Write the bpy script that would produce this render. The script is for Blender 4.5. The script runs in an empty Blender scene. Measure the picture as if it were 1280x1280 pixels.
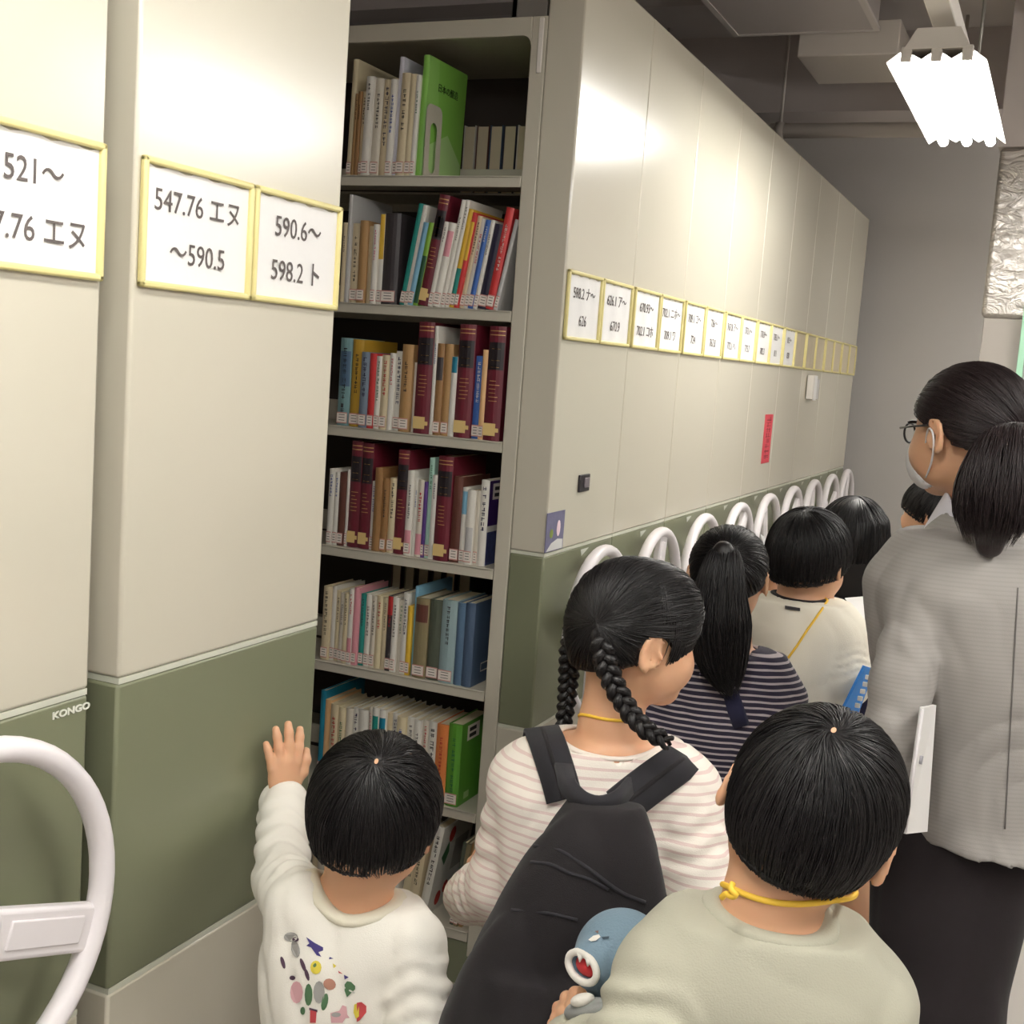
import bpy, bmesh, math, random
import numpy as np
from mathutils import Vector, Matrix, Euler

# ------------------------------------------------------------------ camera
F_PX, YAW, PITCH, ROLL = 1534.93, 0.412939, 0.121314, 0.0722982
CAM = np.array([1.0908, 0.0, 1.607])
_cy, _sy = math.cos(YAW), math.sin(YAW)
FWD = np.array([-_sy*math.cos(PITCH), _cy*math.cos(PITCH), -math.sin(PITCH)])
_r = np.array([_cy, _sy, 0.0]); _u = np.cross(_r, FWD)
RGT = math.cos(ROLL)*_r + math.sin(ROLL)*_u
UPV = -math.sin(ROLL)*_r + math.cos(ROLL)*_u
scene = bpy.context.scene
COL = scene.collection
cam_d = bpy.data.cameras.new('camera'); cam_o = bpy.data.objects.new('camera', cam_d); COL.objects.link(cam_o)
cam_d.sensor_width = 36.0; cam_d.lens = F_PX/1280*36.0; cam_d.clip_start = 0.05
m = Matrix((tuple(RGT)+(0,), tuple(UPV)+(0,), tuple(-FWD)+(0,), (0,0,0,1))).transposed()
m.translation = CAM; cam_o.matrix_world = m
scene.camera = cam_o

# ------------------------------------------------------------------ world, exposure
w = bpy.data.worlds.new('world'); scene.world = w; w.use_nodes = True
w.node_tree.nodes['Background'].inputs[0].default_value = (1.0, 0.93, 0.85, 1)
w.node_tree.nodes['Background'].inputs[1].default_value = 0.0
scene.view_settings.view_transform = 'Standard'; scene.view_settings.look = 'None'
scene.view_settings.gamma = 1.0; scene.view_settings.use_curve_mapping = False
scene.view_settings.exposure = 0.21
TUBE_STRENGTH = 42.0
TUBE_COLOR = (1.0, 0.99, 0.945)
try:
    scene.cycles.use_denoising = True
    scene.cycles.max_bounces = 8; scene.cycles.diffuse_bounces = 5
    scene.cycles.sample_clamp_indirect = 6.0
except Exception: pass

def ray(px, py): return FWD + RGT*(px-640)/F_PX - UPV*(py-640)/F_PX
def at(px, py, D): return CAM + ray(px, py)*D          # a point D metres in front of the camera
def on_y(px, py, y): d = ray(px, py); return CAM + d*(y/d[1])
def on_x(px, py, x): d = ray(px, py); return CAM + d*((x-CAM[0])/d[0])

# ------------------------------------------------------------------ helpers
def srgb(r, g, b):
    f = lambda c: (c/255/12.92) if c/255 <= .04045 else ((c/255+.055)/1.055)**2.4
    return (f(r), f(g), f(b))
_M = {}
def mat(name, col, rough=.5, bump=0, bscale=300, metal=0, spec=.5, var=0, vscale=8, sub=0, emit=None, coat=0):
    key = (name, col, rough, bump)
    if key in _M: return _M[key]
    M = bpy.data.materials.new(name); M.use_nodes = True
    nt = M.node_tree; p = nt.nodes['Principled BSDF']
    c4 = tuple(col)+(1,)
    p.inputs['Base Color'].default_value = c4
    p.inputs['Roughness'].default_value = rough
    p.inputs['Metallic'].default_value = metal
    p.inputs['Specular IOR Level'].default_value = spec
    if coat: p.inputs['Coat Weight'].default_value = coat
    if sub:
        p.inputs['Subsurface Weight'].default_value = sub
        p.inputs['Subsurface Radius'].default_value = (.01, .004, .002)
        p.inputs['Subsurface Scale'].default_value = .6
    if emit:
        p.inputs['Emission Color'].default_value = tuple(emit[0])+(1,); p.inputs['Emission Strength'].default_value = emit[1]
    if bump or var:
        tc = nt.nodes.new('ShaderNodeTexCoord')
    if var:
        n = nt.nodes.new('ShaderNodeTexNoise'); n.inputs['Scale'].default_value = vscale; n.inputs['Detail'].default_value = 4
        nt.links.new(tc.outputs['Object'], n.inputs['Vector'])
        mx = nt.nodes.new('ShaderNodeMix'); mx.data_type = 'RGBA'
        mx.inputs[6].default_value = tuple(max(0, c*(1-var)) for c in col)+(1,)
        mx.inputs[7].default_value = tuple(min(1, c*(1+var)) for c in col)+(1,)
        nt.links.new(n.outputs['Fac'], mx.inputs[0]); nt.links.new(mx.outputs[2], p.inputs['Base Color'])
    if bump:
        n = nt.nodes.new('ShaderNodeTexNoise'); n.inputs['Scale'].default_value = bscale; n.inputs['Detail'].default_value = 3
        nt.links.new(tc.outputs['Object'], n.inputs['Vector'])
        b = nt.nodes.new('ShaderNodeBump'); b.inputs['Strength'].default_value = bump; b.inputs['Distance'].default_value = .002
        nt.links.new(n.outputs['Fac'], b.inputs['Height']); nt.links.new(b.outputs['Normal'], p.inputs['Normal'])
    _M[key] = M
    return M

def tag(o, label=None, cat=None, group=None, kind=None):
    if label: o['label'] = label
    if cat: o['category'] = cat
    if group: o['group'] = group
    if kind: o['kind'] = kind
    return o
def empty(name, loc=(0,0,0), rz=0, label=None, cat=None, group=None):
    o = bpy.data.objects.new(name, None); COL.objects.link(o)
    o.location = tuple(loc); o.rotation_euler = (0,0,rz); o.empty_display_size = .05
    return tag(o, label, cat, group)
def link(name, me, parent=None, loc=None):
    o = bpy.data.objects.new(name, me); COL.objects.link(o)
    if parent: o.parent = parent
    if loc is not None: o.location = tuple(loc)
    return o
def raw_mesh(name, V, Q, mats, mi=None, smooth=True):
    V = np.asarray(V, dtype=np.float32).reshape(-1,3); Q = np.asarray(Q, dtype=np.int32)
    n = Q.shape[1]
    me = bpy.data.meshes.new(name)
    me.vertices.add(len(V)); me.vertices.foreach_set('co', V.ravel())
    me.loops.add(Q.size); me.loops.foreach_set('vertex_index', Q.ravel())
    me.polygons.add(len(Q)); me.polygons.foreach_set('loop_start', np.arange(len(Q), dtype=np.int32)*n)
    if smooth: me.polygons.foreach_set('use_smooth', np.ones(len(Q), dtype=bool))
    for M in (mats if isinstance(mats, (list, tuple)) else [mats]): me.materials.append(M)
    if mi is not None: me.polygons.foreach_set('material_index', np.asarray(mi, dtype=np.int32))
    me.update(calc_edges=True); me.validate()
    return me

class MB:
    """collects boxes, tubes and lathes into one mesh"""
    def __init__(s): s.bm = bmesh.new(); s.mats = []; s.cur = 0
    def mat(s, M):
        if M not in s.mats: s.mats.append(M)
        s.cur = s.mats.index(M); return s
    def _fin(s, faces, smooth=False):
        for f in faces: f.material_index = s.cur; f.smooth = smooth
    def box(s, x0, y0, z0, x1, y1, z1, bev=0, seg=2, M=None):
        vs = [s.bm.verts.new(c) for c in ((x0,y0,z0),(x1,y0,z0),(x1,y1,z0),(x0,y1,z0),(x0,y0,z1),(x1,y0,z1),(x1,y1,z1),(x0,y1,z1))]
        fs = [s.bm.faces.new([vs[i] for i in q]) for q in ((3,2,1,0),(4,5,6,7),(0,1,5,4),(1,2,6,5),(2,3,7,6),(3,0,4,7))]
        s._fin(fs)
        if M is not None:
            for v in vs: v.co = M @ v.co
        if bev:
            es = list({e for f in fs for e in f.edges})
            r = bmesh.ops.bevel(s.bm, geom=es, offset=bev, segments=seg, affect='EDGES', profile=.5)
            s._fin(r['faces'], True)
            for f in fs:
                if f.is_valid: f.material_index = s.cur
        return s
    def quad(s, a, b, c, d):
        f = s.bm.faces.new([s.bm.verts.new(tuple(p)) for p in (a,b,c,d)]); s._fin([f]); return s
    def poly(s, pts):
        f = s.bm.faces.new([s.bm.verts.new(tuple(p)) for p in pts]); s._fin([f]); return s
    def tube(s, pts, r, n=10, closed=False, cap=True, flat=1.0, up=None):
        pts = [Vector(tuple(p)) for p in pts]; k = len(pts)
        rs = r if hasattr(r, '__len__') else [r]*k
        rings = []; prev = None
        for i, p in enumerate(pts):
            if closed: t = pts[(i+1)%k]-pts[i-1]
            else: t = pts[min(i+1,k-1)]-pts[max(i-1,0)]
            t.normalize()
            ref = Vector(up) if up is not None else (prev if prev is not None else (Vector((0,0,1)) if abs(t.z) < .9 else Vector((1,0,0))))
            a = ref - t*ref.dot(t)
            if a.length < 1e-6: a = t.orthogonal()
            a.normalize(); b = t.cross(a); prev = a
            rings.append([s.bm.verts.new(p + a*math.cos(2*math.pi*j/n)*rs[i] + b*math.sin(2*math.pi*j/n)*rs[i]*flat) for j in range(n)])
        fs = []
        for i in range(k if closed else k-1):
            A, B = rings[i], rings[(i+1)%k]
            for j in range(n): fs.append(s.bm.faces.new([A[j], A[(j+1)%n], B[(j+1)%n], B[j]]))
        if cap and not closed:
            fs.append(s.bm.faces.new(rings[0][::-1])); fs.append(s.bm.faces.new(rings[-1]))
        s._fin(fs, True); return s
    def prism(s, outline, axis, a, b):
        """outline: 2-D points; extruded from a to b along axis"""
        def P(u, v, t): return {'x':(t,u,v), 'y':(u,t,v), 'z':(u,v,t)}[axis]
        A = [s.bm.verts.new(P(u,v,a)) for u,v in outline]; B = [s.bm.verts.new(P(u,v,b)) for u,v in outline]
        n = len(outline); fs = [s.bm.faces.new(A[::-1]), s.bm.faces.new(B)]
        for i in range(n): fs.append(s.bm.faces.new([A[i],A[(i+1)%n],B[(i+1)%n],B[i]]))
        s._fin(fs); return s
    def build(s, name, M=None, parent=None, loc=None, recalc=True):
        if recalc: bmesh.ops.recalc_face_normals(s.bm, faces=s.bm.faces)
        me = bpy.data.meshes.new(name); s.bm.to_mesh(me); s.bm.free()
        for x in (s.mats or [M]): me.materials.append(x)
        return link(name, me, parent, loc)

def text_obj(txt, size, M, parent, matrix, name='lettering', xs=1.0, align='CENTER', extrude=.0003, line=1.0, bold=0):
    cu = bpy.data.curves.new('t', 'FONT'); cu.body = txt; cu.size = size; cu.align_x = align; cu.align_y = 'CENTER'
    cu.extrude = extrude; cu.space_line = line; cu.resolution_u = 3; cu.offset = bold
    ob = bpy.data.objects.new('t', cu); COL.objects.link(ob)
    dg = bpy.context.evaluated_depsgraph_get(); dg.update()
    me = bpy.data.meshes.new_from_object(ob.evaluated_get(dg))
    bpy.data.objects.remove(ob); bpy.data.curves.remove(cu)
    me.transform(Matrix.Diagonal((xs,1,1,1))); me.transform(matrix)
    me.materials.clear(); me.materials.append(M)
    return link(name, me, parent)

# ------------------------------------------------------------------ implicit surfaces (bodies, clothes, hair)
def nrm(v): v = np.asarray(v, float); return v/np.linalg.norm(v)
class Sdf:
    def __init__(s, seed=0): s.ops = []; s.fold = None; s.seed = seed
    def _add(s, fn, lo, hi, k, op): s.ops.append((fn, np.asarray(lo, float), np.asarray(hi, float), k, op)); return s
    def cap(s, a, b, ra, rb=None, k=.02, op='u', rings=None):
        a = np.asarray(a, float); b = np.asarray(b, float); rb = ra if rb is None else rb
        ba = b-a; L2 = max(1e-9, ba@ba)
        def fn(P):
            pa = P-a; t = np.clip((pa@ba)/L2, 0, 1)
            r = ra+(rb-ra)*t
            if rings:
                amp, cnt, ph = rings
                e = pa - t[...,None]*ba
                r = r + amp*np.sin(6.283*cnt*t+ph+1.5*np.sin(e[...,0]*60+e[...,1]*45+ph))*np.sin(np.pi*t)**.5
            return np.linalg.norm(pa-t[...,None]*ba, axis=-1)-r
        R = max(ra, rb)+(rings[0] if rings else 0)
        return s._add(fn, np.minimum(a,b)-R, np.maximum(a,b)+R, k, op)
    def chain(s, pts, rs, k=.02, op='u', rings=None):
        for i in range(len(pts)-1): s.cap(pts[i], pts[i+1], rs[i], rs[i+1], k, op, rings)
        return s
    def ell(s, c, r, ax=None, k=.02, op='u'):
        c = np.asarray(c, float); r = np.asarray(r, float); A = np.eye(3) if ax is None else np.asarray(ax, float)
        def fn(P):
            q = (P-c)@A.T; k0 = np.linalg.norm(q/r, axis=-1); k1 = np.linalg.norm(q/(r*r), axis=-1)
            return k0*(k0-1)/np.maximum(k1, 1e-6)
        R = np.sqrt(((A*r[:,None])**2).sum(0))
        return s._add(fn, c-R, c+R, k, op)
    def loft(s, o, ax, zs, ws, ds, cx=0, cy=0, p=2.4, k=.02, op='u'):
        """stacked super-ellipses; ax rows = right, forward, up"""
        o = np.asarray(o, float); A = np.asarray(ax, float); n = len(zs)
        cx = [cx]*n if not hasattr(cx, '__len__') else cx; cy = [cy]*n if not hasattr(cy, '__len__') else cy
        zz = np.linspace(zs[0], zs[-1], 60)
        def sm(v):
            y = np.interp(zz, zs, v)
            for _ in range(4): y[1:-1] = (y[:-2]+2*y[1:-1]+y[2:])/4
            return y
        W, Dp, CX, CY = sm(ws), sm(ds), sm(cx), sm(cy)
        def fn(P):
            q = (P-o)@A.T; z = q[...,2]; zc = np.clip(z, zs[0], zs[-1])
            wv = np.interp(zc, zz, W); dv = np.interp(zc, zz, Dp)
            x = (q[...,0]-np.interp(zc, zz, CX))/wv; y = (q[...,1]-np.interp(zc, zz, CY))/dv
            d = ((np.abs(x)**p+np.abs(y)**p)**(1/p)-1)*np.minimum(wv, dv)
            dz = np.maximum(zs[0]-z, z-zs[-1])
            return np.where(dz > 0, np.sqrt(np.maximum(d,0)**2+dz*dz), np.maximum(d, dz))
        mx = max(ws); my = max(ds)
        c = [o+A[0]*x+A[1]*y+A[2]*z for x in (min(cx)-mx, max(cx)+mx) for y in (min(cy)-my, max(cy)+my) for z in (zs[0], zs[-1])]
        return s._add(fn, np.min(c,0), np.max(c,0), k, op)
    def half(s, o, n, k=.01, op='s'):
        """removes everything on the side n points to"""
        o = np.asarray(o, float); n = nrm(n)
        return s._add(lambda P: -((P-o)@n), [-9]*3, [9]*3, k, op)
    def func(s, fn, lo, hi, k=.01, op='s'): return s._add(fn, lo, hi, k, op)
    @staticmethod
    def _mix(D, d, k, op):
        if op == 'u':
            h = np.clip(.5+.5*(d-D)/k, 0, 1); return d*(1-h)+D*h-k*h*(1-h)
        d = -d; h = np.clip(.5-.5*(d-D)/k, 0, 1); return d*(1-h)+D*h+k*h*(1-h)
    def __call__(s, P):
        D = np.full(P.shape[:-1], 1.0)
        for fn, lo, hi, k, op in s.ops: D = s._mix(D, fn(P), k, op)
        if s.fold is not None: D = D+s.fold(P)
        return D
    def grid(s, h, pad=.02):
        los = [o[1] for o in s.ops if o[4] == 'u']; his = [o[2] for o in s.ops if o[4] == 'u']
        lo = np.min(los,0)-pad; hi = np.max(his,0)+pad
        n = np.ceil((hi-lo)/h).astype(int)+1
        X = [lo[i]+h*np.arange(n[i]) for i in range(3)]
        D = np.full(n, 1.0, dtype=np.float32)
        for fn, a, b, k, op in s.ops:
            a = np.maximum(np.floor((a-k-2*h-lo)/h).astype(int), 0); b = np.minimum(np.ceil((b+k+2*h-lo)/h).astype(int)+1, n)
            if (b <= a).any(): continue
            sl = tuple(slice(a[i], b[i]) for i in range(3))
            P = np.stack(np.meshgrid(*[X[i][sl[i]] for i in range(3)], indexing='ij'), -1)
            D[sl] = s._mix(D[sl], fn(P), k, op)
        if s.fold is not None:
            ii = np.argwhere(np.abs(D) < .03)
            P = lo+h*ii; D[tuple(ii.T)] += s.fold(P)
        return D, lo
    def mesh(s, h, relax=1):
        D, lo = s.grid(h); n = np.array(D.shape)
        I = D < 0
        cnt = sum(I[a:n[0]-1+a, b:n[1]-1+b, c:n[2]-1+c].astype(np.int8) for a in (0,1) for b in (0,1) for c in (0,1))
        act = (cnt > 0) & (cnt < 8); cells = np.argwhere(act)
        idx = np.full(act.shape, -1, dtype=np.int32); idx[act] = np.arange(len(cells))
        cor = {}
        for a in (0,1):
            for b in (0,1):
                for c in (0,1): cor[(a,b,c)] = D[cells[:,0]+a, cells[:,1]+b, cells[:,2]+c].astype(float)
        acc = np.zeros((len(cells),3)); num = np.zeros(len(cells))
        ks = list(cor)
        for i, p in enumerate(ks):
            for q in ks[i+1:]:
                if sum(abs(p[j]-q[j]) for j in range(3)) != 1: continue
                v0, v1 = cor[p], cor[q]; mk = (v0 < 0) != (v1 < 0)
                t = np.where(mk, v0/np.where(mk, v0-v1, 1), 0)
                pt = np.array(p, float)+t[:,None]*(np.array(q, float)-np.array(p, float))
                acc += np.where(mk[:,None], pt, 0); num += mk
        V = lo+h*(cells+acc/num[:,None])
        Q = []
        for ax in range(3):
            u, v = (ax+1)%3, (ax+2)%3
            s0 = [slice(None)]*3; s1 = [slice(None)]*3
            s0[ax] = slice(0, n[ax]-1); s1[ax] = slice(1, n[ax])
            A, B = I[tuple(s0)], I[tuple(s1)]
            for flip, mk in ((False, A & ~B), (True, ~A & B)):
                e = np.argwhere(mk)
                e = e[(e[:,u] > 0) & (e[:,v] > 0) & (e[:,u] < n[u]-1) & (e[:,v] < n[v]-1)]
                def c(du, dv):
                    x = e.copy(); x[:,u] -= du; x[:,v] -= dv; return idx[x[:,0], x[:,1], x[:,2]]
                q = np.stack([c(1,1), c(0,1), c(0,0), c(1,0)], 1)
                Q.append(q[:, ::-1] if flip else q)
        Q = np.concatenate(Q); Q = Q[(Q >= 0).all(1)]
        for _ in range(relax):
            S = np.zeros_like(V); N = np.zeros(len(V))
            for i in range(4):
                a, b = Q[:,i], Q[:,(i+1)%4]
                np.add.at(S, a, V[b]); np.add.at(N, a, 1); np.add.at(S, b, V[a]); np.add.at(N, b, 1)
            V = V*.5+.5*S/np.maximum(N,1)[:,None]
        return V, Q
def grad(f, P, e=.002):
    g = np.stack([f(P+np.array(d)*e)-f(P-np.array(d)*e) for d in ((1,0,0),(0,1,0),(0,0,1))], -1)
    return g/np.maximum(np.linalg.norm(g, axis=-1, keepdims=True), 1e-9)
def folds(amp, freq=1.0, seed=0, stretch=(1,1,1)):
    rg = np.random.RandomState(seed); K = rg.normal(size=(5,3))*np.array(stretch); K /= np.linalg.norm(K, axis=1, keepdims=True); ph = rg.rand(5)*6.28
    def f(P):
        w1 = np.sin(P@K[0]*14*freq+ph[0]); w2 = np.sin(P@K[1]*19*freq+ph[1])
        a = np.sin(P@K[2]*34*freq+2.2*w1+1.4*w2+ph[2]); b = np.sin(P@K[3]*55*freq+2.5*w2+1.1*w1+ph[3])
        return amp*(.65*(1-np.abs(a))**1.6*1.2+.35*(1-np.abs(b))**1.6-.35)
    return f
def strand_mesh(paths, radii, nsides=3):
    """paths N,K,3 ; radii N,K -> verts, quads"""
    N, K, _ = paths.shape
    T = np.gradient(paths, axis=1); T /= np.maximum(np.linalg.norm(T, axis=-1, keepdims=True), 1e-9)
    cand = np.array([(0,0,1.),(1.,0,0),(0,1.,0),(.577,.577,.577),(-.577,.577,.577),(.577,-.577,.577)])
    worst = np.abs(np.einsum('nkc,rc->nkr', T, cand)).max(1)        # one reference per strand, never parallel to it
    ref = np.broadcast_to(cand[worst.argmin(1)][:,None,:], T.shape)
    A = np.cross(T, ref); A /= np.maximum(np.linalg.norm(A, axis=-1, keepdims=True), 1e-9); B = np.cross(T, A)
    V = []
    for j in range(nsides):
        th = 2*math.pi*j/nsides
        V.append(paths+radii[...,None]*(A*math.cos(th)+B*math.sin(th)))
    V = np.stack(V, 2).reshape(-1,3)
    i = np.arange(N*K).reshape(N,K)[:, :-1].ravel()
    Q = []
    for j in range(nsides):
        j2 = (j+1)%nsides
        Q.append(np.stack([i*nsides+j, i*nsides+j2, (i+1)*nsides+j2, (i+1)*nsides+j], 1))
    return V, np.concatenate(Q)
def merge(*parts):
    V = []; Q = []; n = 0
    for v, q in parts: V.append(v); Q.append(q+n); n += len(v)
    return np.concatenate(V), np.concatenate(Q)
# ------------------------------------------------------------------ materials of the place
CREAM = mat('cream_paint', srgb(205,199,182), .22, .02, 900, spec=1.0)
OLIVE = mat('olive_green_paint', srgb(118,121,97), .32, .05, 900)
STEEL = mat('shelf_paint', srgb(196,190,174), .42, .04, 900)
LIGHTLINE = mat('pale_trim', srgb(205,206,190), .4)
DARKGAP = mat('dark_rubber', srgb(48,44,40), .7)
WHEELP = mat('pale_plastic', srgb(232,226,228), .34)
FRAMEY = mat('yellow_cream_plastic', srgb(226,214,150), .4, .1, 60)
PAPER = mat('white_paper', srgb(236,234,232), .8, .25, 40)
INK = mat('grey_ink', srgb(92,84,82), .8)
GALV = mat('galvanised_metal', srgb(150,146,140), .4, metal=.6)
CEIL = mat('grey_ceiling', srgb(204,197,194), .85, .3, 30, var=.06, vscale=3)
BEAMM = mat('grey_beam', srgb(190,181,177), .8)
WALLM = mat('pale_wall', srgb(203,199,195), .85, .2, 60, var=.03, vscale=2)
FLOORM = mat('grey_floor', srgb(182,176,170), .45, .1, 200, var=.05, vscale=6)
WHITEMETAL = mat('white_enamel', srgb(226,220,212), .4)

def structure(name, box, M, bev=0):
    o = MB().box(*box, bev=bev).build(name, M); o['kind'] = 'structure'; return o
XL, XR, YB, YF, ZC = -3.3, 4.0, -3.2, 7.36, 3.3
structure('floor', (XL,YB,-.1,XR,YF,0), FLOORM)
structure('ceiling', (XL,YB,ZC,XR,YF,ZC+.1), CEIL)
structure('wall_back', (XL,YF,0,XR,YF+.1,ZC), WALLM)
structure('wall_front', (XL,YB-.1,0,XR,YB,ZC), WALLM)
structure('wall_left', (XL-.1,YB,0,XL,YF,ZC), WALLM)
structure('wall_right', (XR,YB,0,XR+.1,YF,ZC), WALLM)
# ceiling beams run across the room
structure('trim_1', (XL,6.25,2.93,XR,6.55,ZC), BEAMM)
structure('trim_2', (XL,4.98,3.14,XR,5.16,ZC), BEAMM)
structure('trim_3', (XL,2.3,3.1,XR,2.6,ZC), BEAMM)
structure('trim_4', (1.02,2.6,3.02,1.2,6.25,ZC), BEAMM)

# ------------------------------------------------------------------ fluorescent lamps
TUBE = mat('lit_tube', (1,1,1), .5, emit=(TUBE_COLOR, TUBE_STRENGTH))
def ceiling_lamp(y0, y1, label, xc=.678, bare=False):
    zt = 2.487
    t = empty('ceiling_lamp', (xc, y0, 2.45), label=label, cat='lamp', group='fluorescent lamps over the aisle')
    L = y1-y0
    b = MB().prism([(-.055,.115),(.055,.115),(.085,.062),(-.085,.062)], 'y', -.01, L+.01); b.build('housing', WHITEMETAL, t)
    b = MB()                                                  # fluted reflector: a wing beside and between the tubes
    for x0, z0, x1, z1 in ((-.128,.030,-.085,.062),(.085,.062,.128,.030),(-.085,.062,-.038,.036),(-.038,.036,0,.062),(0,.062,.038,.036),(.038,.036,.085,.062)):
        b.quad((x0,0,z0),(x1,0,z1),(x1,L,z1),(x0,L,z0)); b.quad((x0,0,z0+.002),(x0,L,z0+.002),(x1,L,z1+.002),(x1,0,z1+.002))
    if bare: b.bm.free()                                      # added second row: left bare to brighten ceiling and back wall
    else: b.build('reflector', WHITEMETAL, t, recalc=False)
    for x in (-.078, 0, .078):
        MB().tube([(x,.012,.037),(x,L-.012,.037)], .0165, 14).build('tube', TUBE, t)
        for yy in (-.004, L-.016): MB().box(x-.014, yy, .03, x+.014, yy+.02, .07, .003).build('socket', WHITEMETAL, t)
    return t
ceiling_lamp(3.53, 4.69, 'lit three-tube fluorescent lamp hanging under the ceiling over the aisle')
ceiling_lamp(-.05, 1.11, 'fluorescent lamp over the aisle just above the nearest shelving')
ceiling_lamp(-2.6, -1.44, 'fluorescent lamp over the aisle behind the children, furthest from the wall')
for y_, nm in ((-1.6,'nearest'),(.9,'second'),(3.4,'third'),(6.0,'furthest')): ceiling_lamp(y_, y_+1.16, f'{nm} added fill lamp of the second row, out over the right side of the room', 2.0, True)  # unseen lamps added to fill the back wall and ceiling with light
ch = MB().box(.645,-3.0,2.60,.71,4.9,2.66,.004)
tag(ch.build('cable_channel', WHITEMETAL), 'long pale cable channel running along the aisle above the lamps', 'cable channel')
for y in (3.3,4.75): tag(MB().tube([(.678,y,2.66),(.678,y,ZC)], .006, 6).build('hanger_rod', GALV), 'thin metal rod from the ceiling to the cable channel, '+('near' if y < 4 else 'far')+' end of the lit lamp', 'rod', 'hanger rods of the cable channel')

# ------------------------------------------------------------------ ceiling services
t = empty('ceiling_duct', (-.09,4.9,3.08), label='pale rectangular duct box with a rimmed bottom panel under the ceiling', cat='duct')
MB().box(-.30,-.75,.012,.30,.53,.21).build('duct_body', mat('duct_grey', srgb(186,178,174), .6), t)
b = MB()
for q in ((-.31,-.76,0,.31,-.735,.014),(-.31,.515,0,.31,.54,.014),(-.31,-.735,0,-.285,.515,.014),(.285,-.735,0,.31,.515,.014)): b.box(*q)
b.build('panel_rim', mat('duct_rim', srgb(214,206,200), .5), t)
MB().box(-.285,-.735,.004,.285,.515,.012).build('bottom_panel', mat('duct_panel', srgb(196,188,184), .55), t)
t2 = MB().box(-.12,5.45,2.99,.30,5.95,3.13,.006)
tag(t2.build('cable_tray_box', mat('tray_grey', srgb(205,197,188), .5)), 'pale box duct behind the rimmed ceiling duct', 'duct')
P = MB().tube([(XL+.2,6.05,2.80),(XR-.05,6.05,2.80)], .035, 14)
for x in (-2.2,-.9,-.3,.5,1.6):
    P.tube([(x-.02,6.05,2.80),(x+.02,6.05,2.80)], .042, 12); P.tube([(x,6.05,2.83),(x,6.05,ZC)], .008, 6)
tag(P.build('ceiling_pipe', mat('pipe_paint', srgb(186,178,170), .45)), 'pale round pipe crossing under the ceiling behind the lit lamp', 'pipe')
P = MB().tube([(1.12,-2.5,3.0),(1.12,6.1,3.0)], .05, 12)
tag(P.build('conduit', mat('pipe_dark', srgb(126,118,114), .6)), 'grey conduit running along the ceiling on the right of the lamp', 'pipe')

# foil-wrapped column beyond the woman
def foil_mat():
    M = mat('crumpled_foil', srgb(196,190,184), .33, metal=.75)
    nt = M.node_tree; p = nt.nodes['Principled BSDF']
    tc = nt.nodes.new('ShaderNodeTexCoord'); mp = nt.nodes.new('ShaderNodeMapping'); mp.inputs['Scale'].default_value = (6,6,11)
    v = nt.nodes.new('ShaderNodeTexVoronoi'); v.feature = 'DISTANCE_TO_EDGE'; v.inputs['Scale'].default_value = 1.6
    n = nt.nodes.new('ShaderNodeTexNoise'); n.inputs['Scale'].default_value = 1.4; n.inputs['Detail'].default_value = 5; n.inputs['Distortion'].default_value = 1.5
    ad = nt.nodes.new('ShaderNodeMath'); ad.operation = 'ADD'
    b = nt.nodes.new('ShaderNodeBump'); b.inputs['Strength'].default_value = .4; b.inputs['Distance'].default_value = .03
    L = nt.links.new
    L(tc.outputs['Object'], mp.inputs['Vector']); L(mp.outputs['Vector'], n.inputs['Vector']); L(n.outputs['Color'], v.inputs['Vector'])
    L(v.outputs['Distance'], ad.inputs[0]); L(n.outputs['Fac'], ad.inputs[1]); L(ad.outputs[0], b.inputs['Height']); L(b.outputs['Normal'], p.inputs['Normal'])
    return M
t = empty('foil_wrapped_column', (1.0,5.8,0), label='square column by the back wall, its upper half wrapped in crumpled silver foil', cat='column')
MB().box(-.262,-.3,1.93,.6,.3,2.62,.02,3).build('foil_wrap', foil_mat(), t)
MB().box(-.25,-.29,0,.6,.29,1.93,.004).build('column_shaft', mat('column_grey', srgb(172,165,158), .6), t)
MB().box(-.27,-.31,2.62,.6,.31,ZC).build('column_head', BEAMM, t)
t = empty('glass_board', (1.0,5.47,0), label='upright glass board with pale green edges in front of the foil column', cat='board')
MB().box(-.10,-.012,.55,-.075,.012,1.99,.003).build('edge', mat('mint_edge', srgb(176,226,196), .25), t)
MB().box(-.075,-.008,.55,.55,.008,1.99).build('pane', mat('grey_green_glass', srgb(150,160,152), .12, coat=.5), t)
MB().box(-.11,-.03,0,-.06,.03,.55,.004).build('foot', GALV, t)
MB().box(.44,-.03,0,.49,.03,.55,.004).build('foot', GALV, t)

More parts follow.
